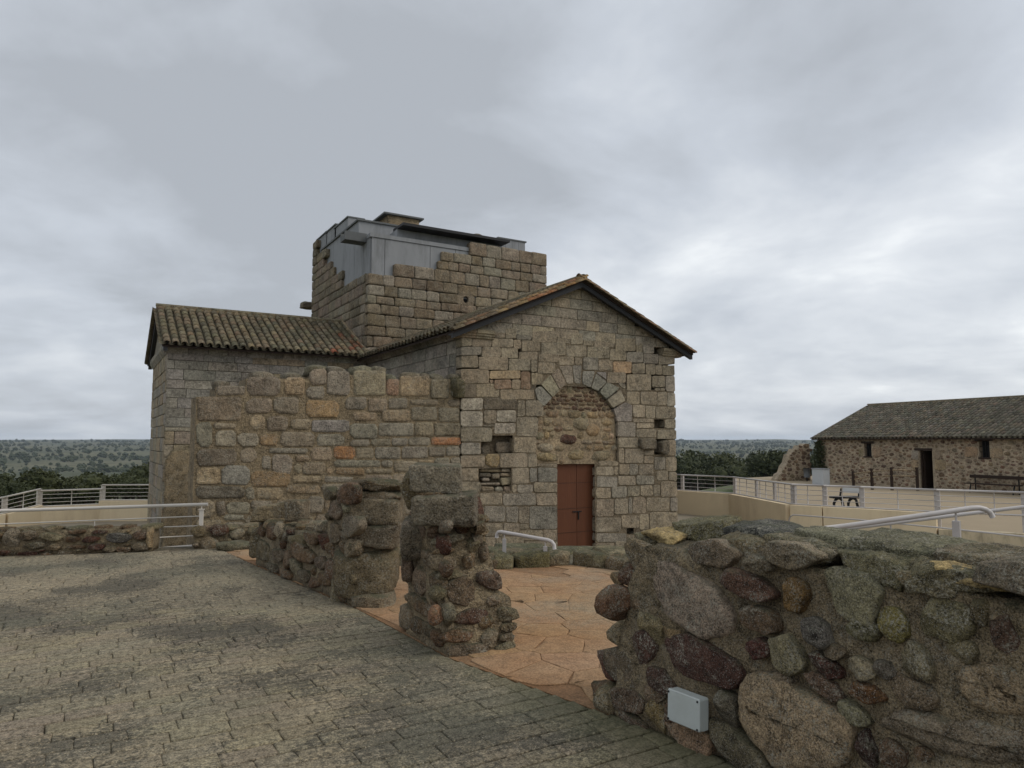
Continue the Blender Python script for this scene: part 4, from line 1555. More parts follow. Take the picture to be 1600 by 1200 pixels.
    q.box((a[0] - .18, yc - .12, ztop - .059), (c[0] + .14, yc + 1.2, ztop))
    q.build('stub_slab', M['slab'], s_)
    # boxed corner at the right with grey boards
    yc = YW + .7
    a = at_y(779, 372, yc)
    c = at_y(820, 376, yc)
    ztop = (a[2] + c[2]) / 2
    q = MB()
    q.box((a[0], yc, 7.6), (c[0], yc + 1.3, ztop - .05))
    s_ = q.build('corner_box', M['concrete'], church)
    q = MB()
    q.box((a[0] - .05, yc - .05, ztop - .049), (c[0] + .05, yc + 1.35, ztop))
    q.build('coping', M['slab'], s_)
    for k in range(4):
        t = a[0] + (c[0] - a[0]) * k / 4
        q = MB()
        q.box((t + .006, yc - .025, 7.6), (t + (c[0] - a[0]) / 4 - .006, yc - .001, ztop - .055))
        q.build('board', M['concrete'], s_)
    a = at_y(800, 397, YW + .35)
    c = at_y(851, 402, YW + .35)
    q = MB()
    q.box((a[0], YW + .25, 7.7), (c[0], YW + 1.2, (a[2] + c[2]) / 2))
    q.build('low_slab', M['concrete'], church)
    p = at_y(860, 419, YW + .6)
    q = MB()
    q.box((X1 - .3, YW + .5, p[2] - .12), (X1 + .32, YW + .8, p[2] + .03))
    q.build('beam_end', M['slab'], church)
    # one long stone on the wall head
    p = at_y(738, 371, YW + 1.0)
    rock((p[0] + .1, YW + 1.0, p[2] - .1), (.7, .5, .45), church, DARK, rng, 'old_block', 'loose_stone')


build_tower()


# ---- tiled roofs
def tile_mesh(L, r0, r1, seg=7, th=.014):
    vs, fs = [], []
    for (y, r) in ((0, r0), (L, r1)):
        for rr in (r, r - th):
            for k in range(seg + 1):
                t = math.pi * k / seg
                vs.append((math.cos(t) * rr, y, math.sin(t) * rr * .82))
    n = seg + 1
    for k in range(seg):
        fs.append((k, k + 1, 2 * n + k + 1, 2 * n + k)[::-1])
        fs.append((n + k, 3 * n + k, 3 * n + k + 1, n + k + 1)[::-1])
        fs.append((k, n + k, n + k + 1, k + 1)[::-1])
    return vs, fs


TILE_V, TILE_F = tile_mesh(.40, .092, .078)
TILE_ME = mesh_of('roof_tile', TILE_V, TILE_F, True)
TILE_ME.materials.append(M['tile'])
CLAY = [(0.155, 0.135, 0.095), (0.175, 0.15, 0.105), (0.135, 0.12, 0.085), (0.19, 0.155, 0.105), (0.165, 0.125, 0.085), (0.12, 0.11, 0.08)]


def place_tile(parent, m4, color, name='roof_tile'):
    o = link(name, TILE_ME, None, parent, color)
    o.matrix_basis = m4
    return o


def frame(o, A, S):
    A = Vector(A).normalized()
    S = Vector(S).normalized()
    N_ = A.cross(S).normalized()
    m = Matrix((A, S, N_)).transposed().to_4x4()
    m.translation = Vector(tuple(map(float, o)))
    return m


def tiled_slope(parent, o, A, S, ncol, nrow, sp, ex, rng, single=True, colorf=None, name='roof_tile', rowmask=None):
    """cover tiles up a slope from the eaves corner o (A along the eaves, S up the slope)"""
    A = np.array(A, float) / np.linalg.norm(A)
    S = np.array(S, float) / np.linalg.norm(S)
    N_ = np.cross(A, S)
    ch = MB()
    for c in range(ncol + 1):                       # channel tiles between the covers
        for k in range(nrow):
            pts = []
            for y in (k * ex - .02, k * ex + ex + .05):
                for t in range(6):
                    th = math.pi + math.pi * t / 5
                    pts.append(o + A * (c * sp + math.cos(th) * .09) + S * y + N_ * (.058 + math.sin(th) * .055 + (.012 if y < k * ex else -.006)))
            ch.add(pts, [(t, t + 1, t + 7, t + 6)[::-1] for t in range(5)], jit(rng, (0.10, 0.085, 0.06), .25))
    ch.build('tile_channels', M['tile_attr'], parent, True, None, 'stuff', True)
    mb = MB()
    for c in range(ncol):
        for k in range(nrow):
            p = o + A * ((c + .5) * sp + rng.uniform(-.008, .008)) + S * (k * ex + rng.uniform(-.015, .015)) + N_ * (.045 + .010)
            S2 = S + A * rng.uniform(-.025, .025) + N_ * (-.028)
            m4 = frame(p, A, S2)
            col = colorf(c, k) if colorf else jit(rng, rng.choice(CLAY), .18, .05)
            if single:
                place_tile(parent, m4, col, name)
            else:
                mb.add([m4 @ Vector(v) for v in TILE_V], TILE_F, col)
    if not single:
        mb.build('tile_covers', M['tile_attr'], parent, True, None, 'stuff', True)


def deck(name, pts, th, parent, mat):
    """roof slab: four top corners, thickness downwards"""
    mb = MB()
    vs = [np.array(p, float) for p in pts] + [np.array(p, float) - np.array([0, 0, th]) for p in pts]
    mb.add(vs, [(0, 1, 2, 3), (7, 6, 5, 4), (0, 4, 5, 1), (1, 5, 6, 2), (2, 6, 7, 3), (3, 7, 4, 0)])
    return mb.build(name, mat, parent)


def build_roofs():
    rng = random.Random(17)
    ym = (YW + YB) / 2
    ze, zr = 4.36, 5.66
    # transept roof, slope towards the viewer
    ov = .30
    sl = (zr - ze) / (ym - YW)
    e0 = np.array([XL - .16, YW - ov, ze - ov * sl])
    r0 = np.array([XL - .16, ym, zr])
    W = X0 + .1 - (XL - .16)
    near = deck('transept_roof', [e0, e0 + [W, 0, 0], r0 + [W, 0, 0], r0], .05, church, M['dark_wood'])
    S = (r0 - e0)
    sp = W / 27
    L = np.linalg.norm(S)
    warm = [(0.27, 0.13, 0.075), (0.24, 0.15, 0.09), (0.25, 0.10, 0.06)]

    def colf(c, k):
        if c > 19 and rng.random() < .18 and k < 6:
            return jit(rng, rng.choice(warm), .15)
        return jit(rng, rng.choice(CLAY), .2, .05)
    tiled_slope(near, e0 + [0, -.05, .0], (1, 0, 0), S, 27, 10, sp, L / 10.0, rng, True, colf)
    e1 = np.array([XL - .16, YB + ov, ze - ov * sl])
    far = deck('far_transept_roof', [r0 + [0, 0.01, 0], r0 + [W, 0.01, 0], e1 + [W, 0, 0], e1], .05, church, M['dark_wood'])
    tiled_slope(far, e1 + [W, .05, 0], (-1, 0, 0), r0 - e1, 27, 10, sp, L / 10.0, rng, False)
    rd = MB()
    for k in range(15):
        p0 = r0 + np.array([W * k / 15, 0, .10])
        m4 = frame(p0, (0, -1, 0), (1, 0, .03))
        m4 = m4 @ Matrix.Diagonal((1.25, 1.12, 1.1, 1))
        place_tile(near, m4, jit(rng, (0.19, 0.165, 0.12), .15), 'ridge_tile')
    mb = MB()
    mb.box((XL - .15, ym - .10, zr - .02), (X0, ym + .10, zr + .11))
    mb.build('ridge_bed', M['mortar'], church)
    # mortar bead where the tiles meet the tower
    mb = MB()
    n = 12
    pa = np.array([X0 - .02, YW - .05, ze + .10])
    pb = np.array([X0 - .02, ym, zr + .16])
    mb.tube([pa + (pb - pa) * i / n + np.array([0, 0, .012 * math.sin(i * 2.1)]) for i in range(n + 1)], .045, 6)
    mb.build('mortar_bead', M['mortar_pale'], church, True)
    # dark verge board of the gable end
    for ya, yb in ((YW - ov, ym), (YB + ov, ym)):
        za = ze - ov * sl
        mb = MB()
        x0, x1 = XL - .13, XL - .02
        d0, d1 = .052, .16
        mb.add([(x0, ya, za - d1), (x1, ya, za - d1), (x1, yb, zr - d1), (x0, yb, zr - d1), (x0, ya, za - d0), (x1, ya, za - d0), (x1, yb, zr - d0), (x0, yb, zr - d0)],
               [(0, 3, 2, 1), (4, 5, 6, 7), (0, 1, 5, 4), (1, 2, 6, 5), (2, 3, 7, 6), (3, 0, 4, 7)])
        mb.build('verge_board', M['roof_black'], church)

    # nave roof
    ztop = 5.74
    sln = .432
    yv = YF - .26
    Ln = YW + .3 - yv
    for side in (-1, 1):
        xe = X0 - .33 if side < 0 else X1 + .45
        z_e = ztop - sln * abs(xe - XC)
        E = np.array([xe, yv, z_e])
        Rg = np.array([XC, yv, ztop])
        if side < 0:
            dk = deck('nave_roof', [E, Rg, Rg + [0, Ln, 0], E + [0, Ln, 0]][::-1], .05, church, M['dark_wood'])
            n = 31
            tiled_slope(dk, E + [-.04, Ln - .02, .0], (0, -1, 0), Rg - E, n, 12, (Ln - .05) / n, np.linalg.norm(Rg - E) / 12, rng, False)
        else:
            dk = deck('far_nave_roof', [Rg, E, E + [0, Ln, 0], Rg + [0, Ln, 0]][::-1], .05, church, M['dark_wood'])
            n = 31
            tiled_slope(dk, E + [.04, .02, .0], (0, 1, 0), Rg - E, n, 12, (Ln - .05) / n, np.linalg.norm(Rg - E) / 12, rng, False)
        # black soffit board under the verge
        mb = MB()
        d0, d1 = .052, .17
        y0, y1 = yv + .03, yv + .14
        q = [(xe, z_e), (XC, ztop)]
        vs = [(x, y, z - d) for y in (y0, y1) for d in (d1, d0) for x, z in q]
        mb.add(vs, [(0, 1, 3, 2), (4, 6, 7, 5), (0, 4, 5, 1), (2, 3, 7, 6), (0, 2, 6, 4), (1, 5, 7, 3)])
        mb.build('verge_board', M['roof_black'], church)
        mb = MB()
        vs = [(x, y, z - d) for y in (y1 + .005, YF + .02) for d in (.09, .055) for x, z in q]
        mb.add(vs, [(0, 1, 3, 2), (4, 6, 7, 5), (0, 4, 5, 1), (2, 3, 7, 6), (0, 2, 6, 4), (1, 5, 7, 3)])
        mb.build('soffit', M['roof_black'], church)
        # verge tiles laid up the rake, two deep
        S = (Rg - E) / np.linalg.norm(Rg - E)
        nv = 13
        Lr = np.linalg.norm(Rg - E)
        A = np.array([0, -1.0, 0]) if side < 0 else np.array([0, 1.0, 0])
        Nn = np.cross(A, S)
        for k in range(nv):
            for lay in range(2):
                p = E + S * (k * Lr / nv + (.1 if lay else -.03)) + np.array([0, -.03 + .08 * lay, 0]) + Nn * (.01 + .055 * lay)
                m4 = frame(p, A, S - Nn * .02)
                warm_c = rng.choice([(0.36, 0.21, 0.10), (0.33, 0.23, 0.12), (0.34, 0.17, 0.09), (0.29, 0.21, 0.12)]) if (side < 0 and k > 3) else rng.choice([(0.22, 0.14, 0.09), (0.19, 0.15, 0.1), (0.24, 0.16, 0.1)])
                place_tile(dk, m4, jit(rng, warm_c, .15), 'verge_tile')
        if side < 0:
            keep = dk
    mb = MB()
    mb.box((XC - .11, yv + .03, ztop - .02), (XC + .11, YW, ztop + .09))
    mb.build('ridge_bed', M['mortar'], church)
    for k in range(19):
        p0 = np.array([XC, yv - .02 + Ln * k / 19, ztop + .08])
        m4 = frame(p0, (1, 0, 0), (0, 1, .03)) @ Matrix.Diagonal((1.3, 1.12, 1.1, 1))
        place_tile(keep, m4, jit(rng, (0.2, 0.17, 0.12), .15), 'ridge_tile')


build_roofs()
# ------------------------------------------------------------------ ruined ashlar wall joined to the church front
def build_ruined_wall():
    rng = random.Random(31)
    root = thing('ruined_wall', (4.5, YF + .4, PIT), 'ruined ashlar wall of mixed granite blocks running out from the church front', 'wall')
    pl = Plane((0, YF + .03, 0), (1, 0, 0))
    tops = [(90, 200), (188, 198), (190, 150), (345, 150), (350, 105), (680, 105), (690, 75), (765, 75), (775, 85), (1075, 85), (1080, 115), (1300, 105), (1480, 110)]
    pr = [pl.px(*Z4(x, y)) for x, y in tops]
    poly = [(pr[0][0], PIT - .1), (X0 - .012, PIT - .1), (X0 - .012, pr[-1][1])] + [(a, z) for a, z in reversed(pr[:-1])]
    n = len(poly)
    mb = MB()
    mb.add([pl.w(a, z, -.014) for a, z in poly] + [pl.w(a, z, -.80) for a, z in poly],
           [tuple(range(n)), tuple(range(2 * n - 1, n - 1, -1))] + [(i, i + n, (i + 1) % n + n, (i + 1) % n) for i in range(n)])
    core = mb.build('mortar_core', M['mortar'], root)
    S = [(190, 140, 346, 193), (350, 95, 529, 193), (545, 98, 656, 190), (680, 52, 768, 140), (662, 145, 760, 210), (770, 65, 893, 192), (908, 60, 1076, 195), (1078, 105, 1146, 195), (1150, 90, 1302, 197), (1310, 108, 1408, 210), (1412, 92, 1482, 203),
         (90, 196, 327, 326), (347, 206, 486, 290), (491, 198, 622, 290), (660, 216, 836, 311), (866, 197, 976, 270), (984, 205, 1086, 281), (1089, 205, 1191, 263), (1200, 214, 1352, 246), (1210, 250, 1346, 326), (1350, 255, 1462, 331), (1398, 214, 1468, 252),
         (86, 331, 172, 466), (366, 292, 451, 376), (455, 300, 571, 380), (580, 312, 688, 370), (692, 318, 887, 388), (904, 280, 1032, 326), (1055, 266, 1202, 330), (180, 335, 300, 368),
         (190, 372, 299, 461), (303, 386, 415, 460), (418, 391, 516, 456), (524, 382, 710, 462), (715, 393, 862, 460), (890, 338, 1036, 418), (1038, 333, 1223, 406), (1225, 331, 1326, 405), (1328, 335, 1469, 405),
         (90, 470, 302, 560), (318, 462, 406, 546), (430, 505, 481, 576), (485, 500, 592, 602), (470, 465, 671, 497), (605, 500, 679, 536), (684, 463, 797, 537), (890, 422, 993, 460), (997, 417, 1104, 458), (1106, 412, 1191, 456), (1193, 408, 1309, 455), (1312, 408, 1469, 453),
         (805, 456, 920, 526), (922, 463, 1016, 524), (1018, 460, 1156, 525), (1158, 457, 1298, 522), (1300, 458, 1388, 512), (1390, 456, 1468, 510),
         (86, 565, 216, 658), (220, 556, 369, 661), (372, 585, 579, 671), (595, 545, 640, 602), (642, 541, 766, 606), (768, 566, 801, 606), (805, 530, 1051, 565), (1053, 528, 1114, 568), (1117, 530, 1241, 592), (1243, 524, 1328, 548), (1330, 516, 1411, 556), (1413, 513, 1468, 560),
         (86, 663, 344, 729), (346, 668, 396, 736), (400, 672, 541, 736), (588, 608, 736, 650), (555, 662, 736, 706), (740, 652, 925, 710), (757, 613, 906, 646), (815, 568, 966, 610), (970, 572, 1112, 602),
         (86, 734, 191, 831), (245, 743, 369, 811), (372, 740, 491, 801), (663, 716, 755, 806), (757, 713, 851, 801), (195, 741, 241, 821), (500, 740, 656, 811), (853, 715, 940, 800),
         (230, 813, 341, 846), (343, 818, 411, 881), (86, 836, 221, 886), (240, 849, 340, 886), (415, 806, 560, 880), (563, 815, 700, 880), (703, 810, 850, 880),
         (970, 606, 1112, 664), (1114, 600, 1240, 662), (1243, 596, 1340, 662), (1343, 562, 1467, 664), (928, 668, 1050, 740), (1052, 668, 1210, 742), (1212, 668, 1340, 742), (1343, 668, 1467, 742), (945, 745, 1120, 812), (1122, 746, 1300, 812), (1302, 746, 1467, 812), (855, 815, 1000, 885), (1003, 816, 1160, 885), (1163, 816, 1320, 885), (1323, 816, 1467, 885)]
    special = {(660, 216): OCHRE, (692, 318): (0.27, 0.265, 0.25), (418, 391): OCHRE, (1312, 408): ORANGE, (805, 456): (0.34, 0.19, 0.09), (372, 585): OCHRE, (815, 568): OCHRE, (220, 556): (0.28, 0.275, 0.25), (90, 470): DARK, (90, 196): (0.21, 0.18, 0.135), (1412, 92): (0.10, 0.095, 0.05), (86, 663): DARK, (350, 95): (0.2, 0.18, 0.14), (1078, 105): (0.26, 0.18, 0.13)}
    for q in S:
        c = special.get(q[:2], rng.choice([GREY, WARM, GREY, (0.235, 0.205, 0.16), WARM, TAN]))
        p = quad_px(pl, Z4, q)
        w = min(p[1][0] - p[0][0], p[2][1] - p[1][1])
        left = q[0] < 900
        ashlar(pl, p, core, jit(rng, c, .12, .03), rng, gap=.008 if left else .009, back=.07, bev=.012, ch=min(.07 if left else .04, w * .25), wob=.014 if left else .008, bulge=.012, mat='old_block', proud=.008)
    # bottom courses, hidden behind the lower ruins from here
    zb = pl.px(*Z4(300, 888))[1]
    courses(pl, core, pr[0][0], X0 - .02, PIT, zb, (.3, .4), (.4, .8), [GREY, WARM], rng, back=.05, mat='old_block')
    # broken stones along the wall head
    for x, y, s in ((230, 142, .3), (440, 98, .45), (600, 100, .35), (722, 62, .36), (830, 70, .4), (960, 64, .42), (1050, 70, .3), (1110, 108, .25), (1220, 95, .4), (1350, 108, .35), (1445, 105, .28), (1290, 100, .2)):
        a, z = pl.px(*Z4(x, y))
        rock(pl.w(a, z - .0, -.25), (s * 1.15, .5, .26), core, jit(rng, (0.19, 0.175, 0.13), .15), rng, 'old_block', 'stone', sub=2)
    a, z = pl.px(*Z4(1455, 160))
    rock(pl.w(a - .02, z - .0, .06), (.28, .3, .42), core, (0.10, 0.09, 0.05), rng, 'old_block', 'mossy_stone')
    # left end: a rendered return with exposed rubble below
    mb = MB()
    a0 = pr[0][0]
    # old plaster patch on the transept behind the wall's end
    pw = Plane((0, YW - .02, 0), (1, 0, 0))
    return root


build_ruined_wall()


# ------------------------------------------------------------------ rubble ruins beside the paved way
def stones_px(pl, T, lst, parent, rng, taken, bulge=.05, back=.06, mat='rubble', n=16, rough=.012):
    for it in lst:
        x, y, rx, ry, rot, c = it[:6]
        a, b_ = pl.px(*T(x, y))
        sx = abs(pl.px(*T(x + rx, y))[0] - pl.px(*T(x - rx, y))[0]) / 2
        sy = abs(pl.px(*T(x, y + ry))[1] - pl.px(*T(x, y - ry))[1]) / 2
        taken.append((a, b_, sx, sy))
        rubble(pl, ell(a, b_, sx, sy, -math.radians(rot), n, 2.9, rng, .09), parent, jit(rng, c, .1), rng, bulge=min(bulge, .8 * min(sx, sy)) * rng.uniform(.6, 1.2), back=back, mat=mat, rough=rough, rings=8 if n > 20 else 4)


def px_rock(u, v, dep, size, parent, col, rng, rotz=None, **kw):
    p = at_depth(u, v, dep)
    return rock(p, size, parent, jit(rng, col, .08), rng, rotz=(AZ - math.pi / 2 if rotz is None else rotz), **kw)


MIXR = [BROWN, DARK, (0.19, 0.155, 0.11), MAROON, (0.22, 0.19, 0.14), GREY, BROWN, (0.13, 0.085, 0.06)]


def build_near_pier():
    rng = random.Random(41)
    root = thing('rubble_pier', (2.6, 5.3, 0), 'tall broken rubble pier with two lichened granite blocks on top beside orange flagstones', 'ruin')
    secs = []
    for z, nl, nr, fr, fl in ((-.02, (2.37, 4.93), (2.93, 4.9), (2.93, 5.75), (2.36, 5.75)), (.36, (2.37, 5.0), (2.92, 4.98), (2.9, 5.75), (2.37, 5.75)), (.42, (2.37, 5.03), (2.85, 5.03), (2.84, 5.7), (2.37, 5.75)),
                              (.66, (2.37, 5.10), (2.82, 5.1), (2.8, 5.7), (2.37, 5.72)), (.95, (2.38, 5.17), (2.74, 5.17), (2.75, 5.7), (2.38, 5.7)), (1.10, (2.38, 5.2), (2.72, 5.2), (2.7, 5.65), (2.38, 5.65))):
        secs.append([(*nl, z), (*nr, z), (*fr, z), (*fl, z)])
    core = rough_solid('mortar_core', secs, M['mortar'], root, .02, 3, 6.0, .04)
    near = Plane((2.36, 4.918, 0), (.54, -.03, 0), (0, .25, 1))
    left = Plane((2.358, 4.93, 0), (0, -1, 0), (0.01, 0, 1))
    taken = []
    S = [(1195, 780, 85, 82, 0, (0.15, 0.12, 0.085)), (1235, 912, 102, 50, -5, (0.105, 0.065, 0.05)), (1085, 618, 78, 50, 10, (0.27, 0.23, 0.18)), (1112, 497, 105, 34, 0, GREY), (1072, 436, 58, 27, 0, BROWN), (1195, 427, 43, 38, 0, (0.14, 0.085, 0.06)),
         (1285, 448, 50, 32, 0, (0.24, 0.2, 0.14)), (1288, 383, 52, 27, 8, DARK), (1062, 785, 46, 50, 0, DARK), (1055, 905, 38, 62, 8, (0.25, 0.155, 0.10)), (1228, 612, 40, 42, 0, BROWN), (1250, 530, 36, 40, 0, (0.23, 0.2, 0.15)), (1312, 560, 28, 58, 0, DARK),
         (1342, 716, 74, 52, 15, (0.13, 0.09, 0.075)), (1362, 822, 44, 30, 0, GREY), (1438, 908, 66, 46, 0, (0.17, 0.16, 0.12)), (1448, 972, 46, 26, 0, DARK), (1165, 1018, 102, 42, 5, BROWN), (1342, 1030, 54, 52, 0, (0.23, 0.21, 0.17)),
         (1438, 1028, 46, 28, 0, DARK), (1425, 1084, 56, 34, 0, (0.2, 0.18, 0.14)), (1225, 1098, 122, 42, 4, (0.17, 0.15, 0.12)), (1322, 942, 46, 36, 0, BROWN), (1120, 690, 70, 30, 0, (0.17, 0.165, 0.12)), (1100, 560, 60, 22, 0, TAN)]
    stones_px(near, Z6, S, core, rng, taken, .045, .06)

    def inside(a, b_, r):
        return r < a < .50 - .22 * b_ - r + .03 and .02 < b_ < 1.05

    def place(a, b_, rx, ry):
        rubble(near, ell(a, b_, rx, ry, rng.uniform(-.4, .4), 11, 2.6, rng), core, jit(rng, rng.choice(MIXR), .15), rng, bulge=.035, back=.04, rings=2)
    fill_stones(near, inside, (0, .55, 0, 1.05), taken, rng, (.075, .05), 160, place)
    taken = []
    S = [(890, 620, 42, 125, 5, GREY), (958, 715, 42, 80, 0, (0.2, 0.175, 0.14)), (985, 868, 42, 55, 0, BROWN), (878, 912, 38, 78, 0, (0.21, 0.19, 0.15)), (948, 962, 36, 52, 0, BROWN), (1012, 985, 36, 42, 0, DARK), (1060, 1030, 36, 48, 0, BROWN), (930, 830, 40, 40, 0, DARK), (1010, 600, 26, 70, 0, (0.2, 0.17, 0.13))]
    stones_px(left, Z6, S, core, rng, taken, .045, .05)

    def inside2(a, b_, r):
        return -.80 + r < a < -r and .02 < b_ < 1.0

    def place2(a, b_, rx, ry):
        rubble(left, ell(a, b_, rx, ry, rng.uniform(-.4, .4), 11, 2.6, rng), core, jit(rng, rng.choice(MIXR), .15), rng, bulge=.035, back=.04, rings=2)
    fill_stones(left, inside2, (-.8, 0, 0, 1.0), taken, rng, (.10, .07, .05), 120, place2)
    # right flank, seen only a step aside
    right = Plane((2.83, 5.05, 0), (0.05, 1, 0), (-.12, 0, 1))
    taken = []
    fill_stones(right, lambda a, b_, r: 0 < a < .65 and .04 < b_ < .95, (0, .65, 0, .95), taken, rng, (.1, .07, .045), 80,
                lambda a, b_, rx, ry: rubble(right, ell(a, b_, rx, ry, 0, 11, 2.6, rng), core, jit(rng, rng.choice(MIXR), .15), rng, bulge=.04, back=.08, rings=2))
    g1 = (0.20, 0.195, 0.165)
    px_rock(683, 747, 5.85, (.41, .40, .235), root, g1, rng, boxy=6, amp=.07, sub=5)
    px_rock(697, 794, 5.68, (.49, .44, .235), root, (0.185, 0.185, 0.155), rng, boxy=5.5, amp=.08, sub=5)
    px_rock(648, 765, 6.0, (.18, .3, .32), root, (0.16, 0.14, 0.10), rng)
    px_rock(651, 836, 5.95, (.26, .3, .34), root, (0.21, 0.195, 0.17), rng, tilt=.2)
    px_rock(640, 880, 6.0, (.12, .3, .28), root, DARK, rng)
    px_rock(742, 796, 5.9, (.1, .25, .22), root, MAROON, rng)
    px_rock(680, 771, 5.8, (.3, .35, .07), root, (0.24, 0.2, 0.13), rng, sub=2)


build_near_pier()


def build_far_pier():
    rng = random.Random(43)
    root = thing('rubble_wall', (2.3, 8.2, 0), 'low rubble wall rising to a stack of boulders under a flat slab', 'ruin')
    secs = []
    for z, k in ((-.02, 0), (.3, .01), (.56, .03)):
        secs.append([(2.27 + k, 6.95, z), (2.62 - k, 6.9, z), (2.56 - k, 8.0, z), (2.42 - k, 9.85, z), (1.93 + k, 9.85, z), (2.18 + k, 7.7, z)])
    core = rough_solid('mortar_core', secs, M['mortar_dark'], root, .03, 9)
    secs = []
    for z, k in ((.5, 0), (.9, .02), (1.1, .04)):
        secs.append([(2.25 + k, 6.98, z), (2.58 - k, 6.95, z), (2.56 - k, 7.55, z), (2.2 + k, 7.6, z)])
    core2 = rough_solid('pier_core', secs, M['mortar_dark'], root, .025, 19)
    face = Plane((2.255, 6.9, 0), (2.255 - 1.92, 6.9 - 9.75, 0), (.02, 0, 1))
    # R must point to the viewer's right (towards the camera along the wall)
    taken = []
    S = [(100, 560, 40, 60, 0, (0.17, 0.155, 0.115)), (300, 560, 40, 55, 0, BROWN), (285, 645, 30, 50, 10, (0.26, 0.235, 0.19)), (240, 610, 30, 60, 0, BROWN), (440, 510, 30, 45, 0, MAROON), (355, 590, 35, 45, 0, BROWN), (420, 620, 35, 40, 0, DARK), (440, 715, 42, 40, 0, (0.16, 0.11, 0.075)),
         (190, 580, 35, 40, 0, DARK), (330, 690, 35, 40, 0, DARK), (380, 730, 30, 30, 0, BROWN), (230, 680, 40, 28, 0, BROWN), (150, 650, 35, 25, 0, DARK), (290, 500, 45, 35, 0, (0.16, 0.14, 0.1)), (370, 490, 40, 35, 0, BROWN), (480, 660, 30, 60, 0, BROWN)]
    stones_px(face, Z6, S, core, rng, taken, .05, .06)

    def place(a, b_, rx, ry):
        rubble(face, ell(a, b_, rx, ry, rng.uniform(-.5, .5), 11, 2.6, rng), core, jit(rng, rng.choice(MIXR), .15), rng, bulge=.04, back=.05, rings=2)
    L = math.hypot(2.255 - 1.92, 2.85)
    fill_stones(face, lambda a, b_, r: -L + r < a < -r and .03 < b_ < .55, (-L, 0, 0, .56), taken, rng, (.13, .09, .06), 160, place)
    nearf = Plane((2.26, 6.87, 0), (.36, -.03, 0), (0, .08, 1))
    taken = []
    stones_px(nearf, Z6, [(620, 545, 42, 35, 0, DARK), (715, 528, 32, 18, 0, MAROON), (795, 520, 36, 24, 0, BROWN), (640, 510, 40, 22, 0, (0.2, 0.17, 0.13))], core2, rng, taken, .05, .05)
    f2 = Plane(face.O, face.R)
    taken2 = []
    fill_stones(f2, lambda a, b_, r: -.62 < a < .02 and .5 < b_ < 1.08, (-.62, .02, .5, 1.08), taken2, rng, (.15, .11, .08, .05), 120,
                lambda a, b_, rx, ry: rubble(f2, ell(a, b_, rx, ry, 0, 14, 3.0, rng), core2, jit(rng, rng.choice([(0.2, 0.18, 0.14), GREY, DARK, BROWN]), .15), rng, bulge=.03, back=.08))
    px_rock(573, 890, 7.22, (.66, .52, .50), root, (0.165, 0.145, 0.11), rng, amp=.09, boxy=3, sub=4)
    px_rock(584, 936, 7.05, (.40, .40, .14), root, (0.23, 0.205, 0.165), rng, boxy=4, amp=.06)
    px_rock(583, 836, 7.25, (.58, .46, .23), root, (0.175, 0.155, 0.13), rng, boxy=3.5, amp=.08)
    px_rock(590, 797, 7.3, (.52, .46, .27), root, (0.205, 0.18, 0.145), rng, boxy=5.5, amp=.06, sub=4)
    px_rock(592, 774, 7.35, (.46, .44, .15), root, (0.19, 0.16, 0.12), rng)
    px_rock(593, 757, 7.35, (.60, .45, .13), root, (0.12, 0.10, 0.07), rng, boxy=2.6, amp=.16)
    px_rock(545, 790, 7.5, (.15, .25, .2), root, (0.2, 0.19, 0.13), rng)
    px_rock(525, 870, 7.7, (.18, .3, .35), root, BROWN, rng)
    px_rock(534, 920, 7.35, (.18, .4, .3), root, (0.19, 0.16, 0.12), rng)
    px_rock(428, 800, 9.3, (.46, .38, .22), root, (0.22, 0.19, 0.145), rng, boxy=4, amp=.08)
    px_rock(466, 797, 8.9, (.24, .36, .27), root, (0.20, 0.185, 0.14), rng, boxy=5, amp=.06)
    px_rock(432, 818, 9.1, (.28, .3, .13), root, TAN, rng)
    px_rock(410, 845, 9.45, (.25, .4, .4), root, (0.18, 0.155, 0.11), rng)
    for u, v, d in ((480, 826, 8.6), (500, 824, 8.3), (520, 822, 8.0), (455, 830, 8.9)):
        px_rock(u, v, d, (.24, .4, .16), root, rng.choice([DARK, BROWN, GREY]), rng)


build_far_pier()


